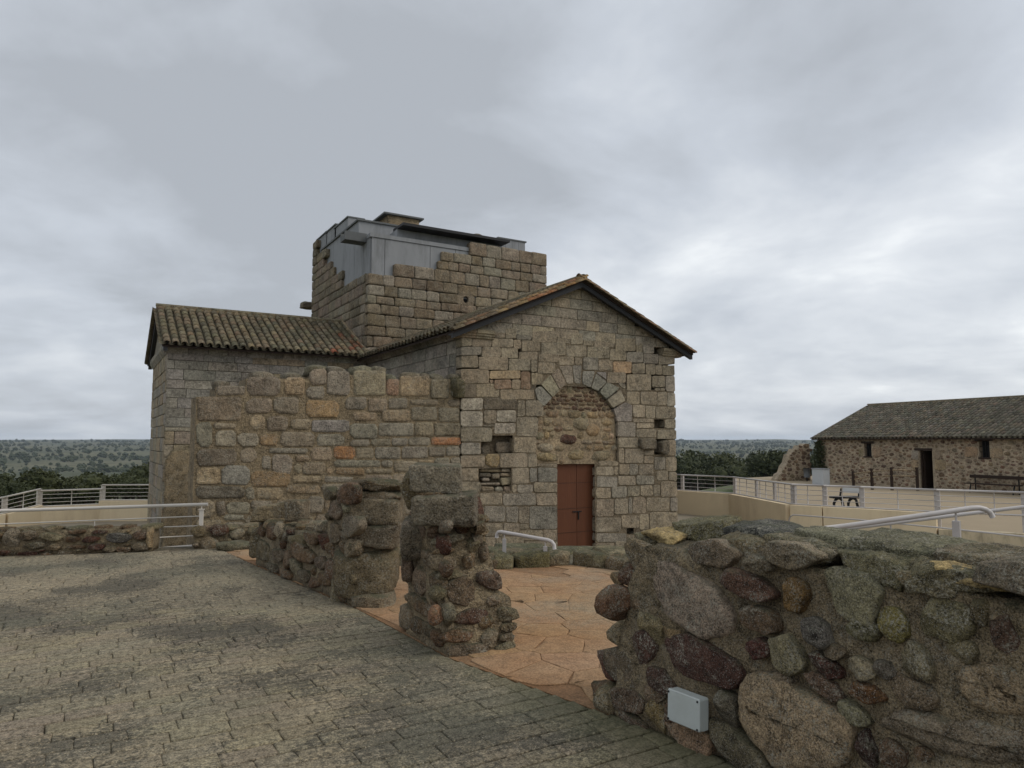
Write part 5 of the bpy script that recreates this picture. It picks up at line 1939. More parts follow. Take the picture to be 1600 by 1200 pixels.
def build_right_wall():
    rng = random.Random(53)
    root = thing('foreground_rubble_wall', (3.1, 1.5, 0), 'thick lichened rubble wall with mossy cap stones carrying a grey junction box', 'wall')
    secs = []
    for z, e, k in ((-.02, 0, 0), (.4, .05, .01), (.75, .14, .02), (1.01, .26, .045)):
        secs.append([(2.93 + k, 1.2, z), (3.02 + k, -1.6, z), (3.75 - k, -1.6, z), (3.62 - k, 1.2, z), (3.42 - k, 3.55 - e, z), (2.735 + k, 3.45 - e, z), (2.90 + k, 2.4, z)])
    core = rough_solid('mortar_core', secs, M['mortar_dark'], root, .026, 13, 7.0, .03)
    pf = Plane((2.735, 3.48, 0), (2.938 - 2.735, 1.2 - 3.48, 0), (.045, .0, 1))
    pe = Plane((2.70, 3.48, 0), (.72, .08, 0), (0, -.2, 1))
    taken = []
    LG, YG = (0.30, 0.285, 0.25), (0.18, 0.165, 0.07)
    GG = (0.185, 0.185, 0.145)
    S = [(365, 375, 150, 108, 18, LG), (412, 592, 150, 86, 3, (0.075, 0.042, 0.038)), (582, 320, 98, 46, 10, (0.11, 0.07, 0.055)), (755, 350, 46, 72, 0, (0.17, 0.115, 0.055)), (955, 345, 136, 104, 12, GG), (836, 490, 60, 54, 20, SLATE), (620, 548, 46, 38, -20, (0.075, 0.035, 0.03)),
         (726, 575, 64, 82, -30, (0.235, 0.21, 0.165)), (866, 610, 62, 40, 28, (0.075, 0.035, 0.03)), (855, 684, 68, 34, 22, (0.12, 0.085, 0.07)), (1020, 715, 72, 42, 5, (0.16, 0.095, 0.05)), (1120, 460, 54, 60, 0, YG), (1315, 440, 112, 92, 0, (0.17, 0.155, 0.11)), (1532, 490, 58, 122, -12, (0.095, 0.065, 0.055)),
         (1018, 920, 34, 76, -5, (0.06, 0.035, 0.033)), (1112, 938, 52, 50, 10, (0.11, 0.075, 0.06)), (1200, 708, 102, 54, 8, (0.16, 0.135, 0.1)), (1205, 598, 70, 72, 20, (0.17, 0.155, 0.115)), (1085, 628, 46, 34, 0, (0.15, 0.15, 0.145)), (1000, 618, 58, 44, 0, (0.25, 0.22, 0.18)),
         (200, 545, 42, 58, -35, (0.08, 0.045, 0.04)), (270, 672, 66, 44, 15, (0.075, 0.045, 0.04)), (228, 470, 46, 56, 0, (0.25, 0.215, 0.15)), (240, 722, 46, 40, 0, (0.17, 0.14, 0.1)), (248, 805, 34, 70, -15, (0.23, 0.19, 0.12)), (160, 838, 70, 46, 8, (0.13, 0.1, 0.075)), (300, 770, 22, 52, 0, (0.16, 0.085, 0.06)),
         (362, 862, 92, 62, 0, (0.26, 0.20, 0.15)), (506, 780, 38, 76, -8, (0.12, 0.115, 0.10)), (545, 922, 118, 66, 22, (0.15, 0.135, 0.105)), (450, 200, 102, 58, 0, (0.17, 0.14, 0.115)), (622, 445, 76, 54, 8, (0.12, 0.095, 0.065)), (622, 238, 50, 34, 0, (0.17, 0.16, 0.13)), (742, 212, 128, 54, 0, (0.2, 0.175, 0.14)),
         (130, 735, 85, 48, -4, (0.12, 0.085, 0.065)), (1155, 288, 42, 24, 8, (0.19, 0.155, 0.11)), (1440, 400, 30, 60, 0, (0.12, 0.115, 0.08)), (1010, 480, 60, 40, 0, (0.15, 0.14, 0.10)), (900, 560, 40, 30, 0, (0.17, 0.15, 0.12)), (1370, 560, 60, 45, 0, (0.16, 0.15, 0.11)), (300, 490, 30, 22, 0, TAN), (700, 660, 40, 30, 0, (0.2, 0.17, 0.13)), (1290, 330, 80, 30, 5, (0.15, 0.14, 0.1))]
    stones_px(pf, Z8, S, core, rng, taken, .036, .10, 'near_rubble', 34, .012)
    P = [([(555, 655), (640, 632), (765, 690), (975, 812), (962, 960), (905, 1010), (690, 1010), (562, 870), (542, 760)], (0.31, 0.26, 0.20)), ([(1335, 612), (1470, 604), (1620, 618), (1640, 800), (1430, 792), (1358, 700)], (0.255, 0.215, 0.165)),
         ([(1042, 822), (1150, 772), (1390, 800), (1640, 850), (1640, 985), (1450, 978), (1200, 895)], (0.185, 0.165, 0.14))]
    for pts, c in P:
        poly = [pf.px(*Z8(x, y)) for x, y in pts]
        area = sum(poly[i][0] * poly[(i + 1) % len(poly)][1] - poly[(i + 1) % len(poly)][0] * poly[i][1] for i in range(len(poly)))
        if area < 0:
            poly = poly[::-1]
        q = chamfer(poly, .035, rng, .004)
        q2 = []
        for i in range(len(q)):
            a_, b_ = q[i], q[(i + 1) % len(q)]
            q2 += [a_, ((a_[0] + b_[0]) / 2 + rng.uniform(-.006, .006), (a_[1] + b_[1]) / 2 + rng.uniform(-.006, .006))]
        face_stone(pf, q2, .10, [(0, -.01), (.01, .012), (.025, .022), (.05, .027), (.09, .03), (.13, .03), (.18, .03)], 'stone', core, M['near_rubble'], c, True, None, (rng.uniform(-.03, .03), .02), .014, 5)
        cx, cy = sum(p[0] for p in poly) / len(poly), sum(p[1] for p in poly) / len(poly)
        xs, ys = [p[0] for p in poly], [p[1] for p in poly]
        taken.append((cx, cy, (max(xs) - min(xs)) / 2, (max(ys) - min(ys)) / 2.2))
    junc = pf.px(*Z8(388, 765))
    taken.append((*junc, .10, .10))

    def place(a, b_, rx, ry):
        rubble(pf, ell(a, b_, rx, ry, rng.uniform(-.5, .5), 14, 2.6, rng), core, jit(rng, rng.choice(MIXR + [GG, GG, (0.2, 0.17, 0.12)]), .15), rng, bulge=.02, back=.07, mat='near_rubble', rough=.009, rings=8)
    fill_stones(pf, lambda a, b_, r: r * .6 < a < 5.0 and .02 < b_ < .93, (0.02, 5.0, 0, .95), taken, rng, (.13, .09, .06, .042), 220, place)
    # ruined end facing the church court
    taken = []

    def place_e(a, b_, rx, ry):
        rubble(pe, ell(a, b_, rx, ry, rng.uniform(-.5, .5), 14, 2.6, rng), core, jit(rng, rng.choice(MIXR), .15), rng, bulge=.05, back=.08, mat='near_rubble', rough=.008)
    fill_stones(pe, lambda a, b_, r: -.02 < a < .7 and .02 < b_ < .9, (0, .7, 0, .9), taken, rng, (.12, .09, .06, .04), 100, place_e)
    # stones stepping out at the broken end
    for u, v, d, s, c in ((972, 1040, 4.42, (.24, .3, .17), MAROON), (962, 1090, 4.36, (.24, .3, .16), BROWN), (995, 1010, 4.45, (.16, .2, .2), (0.09, 0.05, 0.045)), (1012, 985, 4.5, (.15, .2, .22), (0.25, 0.21, 0.15)), (1006, 956, 4.55, (.08, .1, .09), SLATE), (1020, 878, 4.62, (.22, .3, .15), (0.17, 0.165, 0.135)), (985, 1068, 4.3, (.1, .15, .15), BROWN)):
        px_rock(u, v, d, s, core, c, rng, mat='near_rubble')
    # cap stones
    for (x, y, d, s, c, rz) in ((450, 112, 4.55, (.46, .42, .14), (0.14, 0.145, 0.09), 0), (690, 132, 4.2, (.54, .38, .12), (0.07, 0.075, 0.085), -.1), (930, 160, 3.85, (.36, .40, .12), (0.17, 0.18, 0.145), 0), (1230, 190, 3.45, (.50, .44, .15), (0.15, 0.155, 0.12), .12), (1520, 226, 3.1, (.36, .42, .13), (0.165, 0.15, 0.12), 0), (1760, 250, 2.8, (.5, .45, .15), (0.16, 0.155, 0.12), 0),
                                (600, 170, 4.3, (.3, .3, .12), (0.16, 0.14, 0.1), 0), (820, 190, 3.95, (.34, .3, .13), (0.18, 0.165, 0.13), 0), (1080, 235, 3.5, (.34, .3, .12), (0.14, 0.135, 0.09), 0), (1390, 280, 3.1, (.36, .3, .12), (0.15, 0.145, 0.1), 0), (270, 165, 4.75, (.26, .3, .12), (0.18, 0.17, 0.13), 0)):
        u, v = Z8(x, y)
        q = at_x(u, v, 3.27 if y < 165 or x > 1200 and y < 230 else 3.08)
        rock((q[0], q[1], min(1.10, max(.98, q[2]))), s, core, jit(rng, c, .08), rng, mat='near_rubble', name='cap_stone', rotz=rz - 1.48, sub=5, amp=.16, boxy=2.8)
    for (x, y, d, s) in ((292, 142, 4.62, (.26, .2, .07)), (1060, 258, 3.30, (.20, .08, .03)), (1478, 305, 2.82, (.26, .14, .035)), (575, 205, 4.12, (.10, .08, .03)), (1330, 250, 3.2, (.16, .12, .05))):
        u, v = Z8(x, y)
        q = at_x(u, v, 3.0 if x > 500 else 3.02)
        rock((q[0], q[1], min(1.09, max(1.04, q[2]))), s, core, (1, 1, 1), rng, mat='mortar_yellow', name='mortar_patch', rotz=-1.4, sub=4, amp=.3, boxy=2.4, tilt=.15)
    # junction box
    jb = thing('junction_box', pf.w(*junc, .03), 'pale grey plastic junction box with four corner screws screwed to the rubble wall', 'box')
    c4 = [pf.px(*Z8(x, y)) for x, y in ((322, 800), (442, 838), (452, 722), (334, 690))]
    w = (c4[1][0] - c4[0][0] + c4[2][0] - c4[3][0]) / 2
    h = (c4[3][1] - c4[0][1] + c4[2][1] - c4[1][1]) / 2
    a, b_ = junc
    rect = [(a - w / 2, b_ - h / 2), (a + w / 2, b_ - h / 2), (a + w / 2, b_ + h / 2), (a - w / 2, b_ + h / 2)]
    r2 = random.Random(1)
    face_stone(pf, chamfer(rect, .006, r2), -.02, [(0, .065), (.002, .067), (.01, .067)], 'housing', jb, M['plastic'], (1, 1, 1), False)
    face_stone(pf, chamfer(inset(rect, -.003), .008, r2), -.068, [(0, .088), (.005, .092), (.012, .092), (.02, .0925)], 'lid', jb, M['plastic'], (1, 1, 1), False)
    for sx in (-1, 1):
        for sy in (-1, 1):
            q = [(a + sx * (w / 2 - .012) + .006 * math.cos(t * .785), b_ + sy * (h / 2 - .012) + .006 * math.sin(t * .785)) for t in range(8)]
            face_stone(pf, q, -.09, [(0, .0945), (.002, .0945)], 'screw', jb, M['dark_plastic'], (1, 1, 1), False)


build_right_wall()


def build_low_walls():
    rng = random.Random(61)
    T = Tz(0, 720, .2125)
    root = thing('low_rubble_wall', (-1.0, 12.5, 0), 'knee-high rubble wall with a pale handrail running behind it', 'wall')
    A, B = np.array([-1.03, 12.44]), np.array([0.84, 11.83])
    d = (B - A) / np.linalg.norm(B - A)
    A2 = A - d * 2.8
    q = np.array([-d[1], d[0]])
    secs = []
    for z, k in ((-.02, 0), (.2, .01), (.335, .03)):
        secs.append([(*(A2 + q * (.03 + k)), z), (*(B + q * (.03 + k)), z), (*(B + q * .36), z), (*(A2 + q * .36), z)])
    core = rough_solid('mortar_core', secs, M['mortar'], root, .02, 4)
    pl = Plane((A[0], A[1], 0), (d[0], d[1], 0))
    taken = []
    S = [(82, 575, 68, 72, 0, (0.24, 0.225, 0.19)), (200, 548, 62, 38, 0, (0.19, 0.16, 0.125)), (372, 560, 86, 30, 5, (0.22, 0.205, 0.16)), (252, 625, 82, 25, 0, DARK), (200, 686, 90, 18, 0, MAROON), (530, 575, 60, 28, 0, BROWN), (665, 577, 66, 22, -5, MAROON), (870, 566, 96, 38, 0, SLATE),
         (1030, 545, 60, 36, 0, (0.13, 0.09, 0.065)), (706, 632, 60, 28, 0, MAROON), (806, 652, 50, 24, 0, DARK), (905, 652, 60, 24, 0, BROWN), (1045, 632, 80, 30, 0, DARK), (402, 632, 50, 28, 0, (0.24, 0.2, 0.15)), (560, 632, 70, 20, 0, BROWN), (30, 672, 40, 28, 0, MAROON), (560, 520, 70, 14, 0, BROWN), (730, 525, 60, 14, 0, MAROON), (470, 680, 60, 16, 0, DARK), (340, 690, 50, 16, 0, BROWN)]
    stones_px(pl, T, S, core, rng, taken, .04, .05)
    fill_stones(pl, lambda a, b_, r: -2.8 < a < 1.95 and .02 < b_ < .31, (-2.8, 1.95, 0, .31), taken, rng, (.1, .07, .045, .03), 150,
                lambda a, b_, rx, ry: rubble(pl, ell(a, b_, rx, ry, 0, 11, 2.6, rng), core, jit(rng, rng.choice(MIXR + [GREY]), .15), rng, bulge=.03, back=.05, rings=2))
    for k in range(15):
        t = -2.6 + 4.5 * k / 14
        p = A + d * t + q * .2
        rock((p[0], p[1], .335), (rng.uniform(.2, .34), .3, .09), core, jit(rng, rng.choice([GREY, (0.2, 0.18, 0.13), BROWN]), .15), rng, sub=2, rotz=math.atan2(d[1], d[0]))
    rock((*(B + q * .12 - d * .06), .18), (.1, .3, .34), core, TAN, rng, boxy=4)
    # handrail behind it
    rail = thing('handrail', (*(B + q * .5), 0), 'long pale painted handrail ending in a short post by a gap in the wall', 'handrail')
    pr = Plane((A[0] + q[0] * .48, A[1] + q[1] * .48, 0), (d[0], d[1], 0))

    def P(u, v):
        return pr.w(*pr.px(u, v))
    u0 = -330
    mb = MB()
    mb.tube([P(u0, 808.5), P(325, 788)], .026, 10)
    mb.build('top_rail', M['paint'], rail, True)
    for (a, b_) in (((u0, 832), (311, 806.5)), ((u0, 846), (311, 821.5)), ((236, 840.5), (303, 837))):
        mb = MB()
        mb.tube([P(*a), P(*b_)], .0095, 6)
        mb.build('rail', M['paint'], rail, True)
    mb = MB()
    mb.tube([P(236, 858.5), P(306, 853)], .026, 4)
    mb.build('bottom_rail', M['paint'], rail)
    for u, v0 in ((315, 796), (-160, 810)):
        p = P(u, v0)
        mb = MB()
        mb.obox((p[0], p[1], (p[2] - .02) / 2 + .0), d, (.055, .055, p[2] + .02))
        mb.obox((p[0], p[1], p[2] + .001), d, (.08, .08, .012))
        mb.build('post', M['paint'], rail)
        mb = MB()
        mb.tube([p, p + np.array([0, 0, .06])], .01, 6)
        mb.build('pin', M['paint'], rail)
    p0, p1 = P(148, 812), P(148, 848)
    mb = MB()
    mb.tube([p0, p1], .006, 6)
    mb.build('baluster', M['paint'], rail)

    # stub of wall right of the gap
    root = thing('wall_stub', (1.7, 11.7, 0), 'short stub of rubble wall at the foot of the ruined ashlar wall', 'wall')
    A, B = at_z(303, 857, 0)[:2], at_z(400, 851, 0)[:2]
    B = A + (B - A) / np.linalg.norm(B - A) * 1.35
    d = (B - A) / np.linalg.norm(B - A)
    q = np.array([-d[1], d[0]])
    secs = [[(*(A + q * (.03 + k)), z), (*(B + q * (.03 + k)), z), (*(B + q * .4), z), (*(A + q * .4), z)] for z, k in ((-.02, 0), (.15, .01), (.28, .03))]
    core = rough_solid('mortar_core', secs, M['mortar'], root, .02, 44)
    pl = Plane((*A, 0), (*d, 0))
    taken = []
    fill_stones(pl, lambda a, b_, r: 0 < a < 1.3 and .02 < b_ < .27, (0, 1.3, 0, .27), taken, rng, (.12, .09, .06, .04), 100,
                lambda a, b_, rx, ry: rubble(pl, ell(a, b_, rx, ry, 0, 12, 2.8, rng), core, jit(rng, rng.choice(MIXR), .15), rng, bulge=.035, back=.05, rings=2))
    for k in range(4):
        p = A + d * (.15 + .33 * k) + q * .2
        rock((*p, .27), (.34, .32, .09), core, jit(rng, (0.22, 0.19, 0.14), .15), rng, sub=2, rotz=math.atan2(d[1], d[0]))
    p = at_z(366, 858, 0)
    o = rock((p[0], p[1], .05), (.52, .3, .14), None, (0.14, 0.14, 0.11), rng, 'rubble', 'fallen_stone', rotz=-.2, amp=.08, boxy=2.8)
    tag(o, 'flat mossy stone lying on the paving in front of the wall stub', 'stone')


build_low_walls()


def build_kerb():
    rng = random.Random(71)
    root = thing('stone_kerb', (5.4, 7.7, 0), 'low mossy kerb of rough stones edging the orange flagstones', 'kerb')
    path = [np.array(p) for p in ((3.35, 8.95), (4.45, 7.98), (5.46, 7.68), (5.98, 6.55), (6.3, 5.6))]
    for A, B in zip(path[:-1], path[1:]):
        L = np.linalg.norm(B - A)
        d = (B - A) / L
        q = np.array([-d[1], d[0]])
        t = 0
        while t < L - .05:
            w = min(rng.uniform(.28, .52), L - t + .05)
            p = A + d * (t + w / 2) + q * .13
            rock((p[0], p[1], .055), (w * 1.04, .34, rng.uniform(.19, .25)), root, jit(rng, rng.choice([(0.19, 0.175, 0.12), (0.15, 0.145, 0.09), (0.17, 0.13, 0.09), (0.22, 0.2, 0.15)]), .12), rng, rotz=math.atan2(d[1], d[0]), amp=.09, boxy=3)
            t += w
    # rough ledge of slabs between the kerb and the drop to the church door
    ledge = thing('rock_ledge', (5.9, 8.4, -.1), 'rough ledge of greenish flat slabs in front of the church door', 'stones')
    for (u, v, s, c) in ((905, 858, (.95, .6, .16), (0.16, 0.165, 0.115)), (985, 862, (1.0, .6, .16), (0.19, 0.185, 0.14)), (955, 872, (.9, .4, .14), (0.18, 0.175, 0.125)), (1035, 870, (.7, .5, .16), (0.17, 0.17, 0.12)), (1040, 851, (.7, .5, .2), (0.2, 0.19, 0.15)), (860, 866, (.5, .45, .14), (0.15, 0.15, 0.1)),
                         (830, 864, (.5, .35, .16), (0.17, 0.15, 0.11)), (800, 860, (.5, .4, .14), (0.21, 0.19, 0.15)), (815, 852, (.8, .4, .12), (0.16, 0.165, 0.12)), (775, 858, (.4, .4, .16), (0.19, 0.18, 0.13)), (845, 874, (.3, .3, .14), (0.13, 0.1, 0.075)), (1080, 862, (.9, .6, .16), (0.18, 0.17, 0.12))):
        p = at_z(u, v, .02)
        rock((p[0], p[1], -.03), s, ledge, jit(rng, c, .1), rng, name='slab', rotz=rng.uniform(-.6, .3), amp=.10, boxy=3.2)
    # small handrail
    rl = thing('short_handrail', at_z(820, 880, 0), 'short sloping pale handrail on two stub posts by the mossy kerb', 'handrail')
    D0, D1 = 9.55, 9.15

    def P(u, v):
        return at_depth(u, v, D0 + (D1 - D0) * (u - 776) / 90)
    mb = MB()
    mb.tube([P(776, 840), P(776.5, 835), P(779, 831.5), P(783, 831), P(820, 837.5), P(856, 844), P(862, 846.5), P(865.5, 851), P(866.5, 858)], .025, 10)
    mb.build('rail', M['grey_paint'], rl, True)
    for u, v0, v1 in ((788, 842, 880), (852, 854, 884)):
        p = P(u, v0)
        mb = MB()
        mb.obox((p[0], p[1], (p[2] - .03) / 2), (1, -.5), (.05, .05, p[2] + .03))
        mb.build('post', M['grey_paint'], rl)
        p2 = P(u, v0 - 10)
        mb = MB()
        mb.tube([p, (p[0], p[1], p2[2])], .01, 6)
        mb.build('pin', M['grey_paint'], rl)


build_kerb()


# ------------------------------------------------------------------ cream retaining walls and railings
def railing(root, pts, mat, zb, n_thin=3, post_px=None, balusters=2, post_w=.13, rail_r=.03, foot=None, poststop=None, side=1):
    """pts: tops of the posts in order; zb: height of the top rail above the bottom rail"""
    for i, (A, B) in enumerate(zip(pts[:-1], pts[1:])):
        A, B = np.array(A), np.array(B)
        mb = MB()
        mb.tube([A, B], rail_r, 8)
        mb.build('top_rail', mat, root, True)
        for k in range(1, n_thin + 1):
            h = zb * k / (n_thin + 1)
            mb = MB()
            mb.tube([A - [0, 0, h], B - [0, 0, h]], .010, 5)
            mb.build('rail', mat, root, True)
        d = (B - A)
        L = np.linalg.norm(d)
        mb = MB()
        c = (A + B) / 2
        mb.add([A + [0, 0, -zb - .02] + o_ for o_ in (np.zeros(3),)] + [], []) if False else None
        mb.tube([A - [0, 0, zb], B - [0, 0, zb]], .024, 4)
        mb.build('bottom_rail', mat, root)
        for k in range(1, balusters + 1):
            p = A + d * k / (balusters + 1)
            mb = MB()
            mb.tube([p, p - np.array([0, 0, zb])], .014, 6)
            mb.build('baluster', mat, root, True)
    for i, A in enumerate(pts):
        A = np.array(A)
        d = np.array(pts[min(i + 1, len(pts) - 1)]) - np.array(pts[max(i - 1, 0)])
        q = np.array([d[1], -d[0], 0]) / np.linalg.norm(d[:2]) * side
        f = foot if foot is not None else A[2] - zb - .3
        mb = MB()
        c = A + q * .09
        mb.obox((c[0], c[1], (A[2] - .02 + f) / 2), d, (post_w, .07, A[2] - .02 - f))
        mb.obox((c[0], c[1], A[2] - .012), d, (post_w + .04, .10, .014))
        mb.build('post', mat, root)


def wall_strip(root, pts, ztops, zbot, th, mat, name='wall_panel', side=1):
    for (A, B), (za, zb_) in zip(zip(pts[:-1], pts[1:]), zip(ztops[:-1], ztops[1:])):
        A, B = np.array(A[:2]), np.array(B[:2])
        d = (B - A) / np.linalg.norm(B - A)
        q = np.array([d[1], -d[0]]) * side
        a0, b0 = A + d * .006, B - d * .006
        vs = [(*(a0 + q * .03), zbot), (*(b0 + q * .03), zbot), (*(b0 - q * th), zbot), (*(a0 - q * th), zbot), (*(a0 + q * .03), za), (*(b0 + q * .03), zb_), (*(b0 - q * th), zb_), (*(a0 - q * th), za)]
        mb = MB()
        mb.add(vs, [(0, 3, 2, 1), (4, 5, 6, 7), (0, 1, 5, 4), (1, 2, 6, 5), (2, 3, 7, 6), (3, 0, 4, 7)])
        mb.build(name, mat, root)


def build_retaining():
    # right of the church
    def zl(u, v):
        return at_z(u, v, RAIL_Z)
    pts = [R0, RA, RB, zl(1178, 749.5), zl(1206, 753), RC]
    pts2 = [RC, zl(1287, 759), RM, RD]
    pts3 = [RD, RE, RF]
    side = -1
    w = thing('cream_retaining_wall', (RC[0], RC[1], PIT), 'cream rendered retaining wall curving round the court right of the church', 'wall')
    allp = pts + pts2[1:]
    wall_strip(w, allp, [-.35] * len(allp), PIT - .05, .22, M['cream'], side=side)
    w2 = thing('stained_kerb_wall', (RE[0], RE[1], PIT), 'low stained concrete kerb wall below the railing by the barn yard', 'wall')
    wall_strip(w2, pts3, [-.78] * 3, PIT - .05, .25, M['cream_stained'], side=side)
    r = thing('white_railing', (RC[0], RC[1], PIT), 'white steel railing along the cream wall in front of the barn yard', 'railing')
    railing(r, pts, M['grey_paint'], .60, 3, balusters=2, foot=PIT, side=side)
    railing(r, pts2, M['grey_paint'], .60, 3, balusters=1, foot=PIT, side=side)
    railing(r, pts3, M['grey_paint'], .60, 3, balusters=2, foot=PIT, side=side)
    # grey pipe handrail low on the wall
    o = MB()

    def P(u, v, d):
        return at_depth(u, v, d)
    o.tube([P(1233, 838, 20.8), P(1233, 812, 20.8), P(1235, 807, 20.7), P(1240, 804.5, 20.6), P(1340, 812, 19), P(1463, 824, 17.6), P(1600, 838.5, 16.2), P(1760, 856, 15)], .022, 6)
    pipe = o.build('pipe_handrail', M['grey_paint'], None, True)
    tag(pipe, 'thin grey pipe handrail fixed low along the cream retaining wall', 'handrail')

    # left of the church
    w = thing('cream_boundary_wall', (LPTS[1][0], LPTS[1][1], -2), 'cream rendered boundary wall stepping down behind the transept', 'wall')
    r = thing('stepped_railing', (LPTS[1][0], LPTS[1][1], -2), 'stepped off-white railing on the boundary wall above the wooded valley', 'railing')
    hs = [.54, .54, .5, .5, .5]
    steps = [(0, 1, 0), (1, 2, -.14), (2, 3, -.10), (3, 4, -.12)]
    for i, j, dz in steps:
        A, B = np.array(LPTS[i]), np.array(LPTS[j])
        zt = (A[2] + dz if i != 0 else A[2])
        if i < 2:
            A[2] = B[2] = zt if i == 0 else LPTS[1][2] - .14
        wall_strip(w, [A, B], [A[2] - .56, B[2] - .56], -2.4, .2, M['cream'], side=1)
        railing(r, [A, B], M['paint'], .54, 3, balusters=1, post_w=.13, foot=-2.2, side=1)


build_retaining()


def build_front_handrails():
    # double handrail behind the right rubble wall
    r = thing('bent_handrail', at_depth(1494, 850, 7.6) * np.array([1, 1, 0]), 'thick pale handrail with a bent-down end beside the rubble wall', 'handrail')
    pts = [(1235, 832, 7.9), (1320, 822, 7.75), (1440, 805.5, 7.65), (1518, 794, 7.6), (1530, 793.5, 7.6), (1540, 796, 7.6), (1547, 801, 7.6), (1551, 808, 7.6)]
    mb = MB()
    mb.tube([at_depth(*p) for p in pts], .028, 12)
    mb.build('rail', M['grey_paint'], r, True)
    p = at_depth(1494, 814, 7.62)
    mb = MB()
    mb.obox((p[0], p[1], p[2] / 2 - .02), (1, .3), (.07, .07, p[2] + .04))
    mb.build('post', M['grey_paint'], r)
    mb = MB()
    mb.tube([p, (p[0], p[1], at_depth(1494, 799, 7.62)[2])], .011, 6)
    mb.build('pin', M['grey_paint'], r)
    r = thing('straight_handrail', at_depth(1392, 850, 9.8) * np.array([1, 1, 0]) + np.array([0, 0, PIT]), 'thinner straight pale handrail rising behind the bent one', 'handrail')
    mb = MB()
    mb.tube([at_depth(1235, 838, 10.2), at_depth(1320, 826.5, 10), at_depth(1600, 792, 9.4), at_depth(1900, 756, 8.8)], .025, 10)
    mb.build('rail', M['grey_paint'], r, True)
    p = at_depth(1392, 829, 9.85)
    mb = MB()
    mb.obox((p[0], p[1], (p[2] + PIT) / 2), (1, .3), (.065, .065, p[2] - PIT))
    mb.build('post', M['grey_paint'], r)
    mb = MB()
    mb.tube([p, (p[0], p[1], at_depth(1392, 818, 9.85)[2])], .011, 6)
    mb.build('pin', M['grey_paint'], r)


build_front_handrails()


# ------------------------------------------------------------------ barn and its yard
YARD = -0.95
BL = view_pt(19.65, 45.9, YARD)                      # left front corner
BR = _rt * .407 - _fw * .914                         # along the front, to the viewer's right
BBK = _rt * .914 + _fw * .407                        # towards the back
BP = Plane(BL, BR)


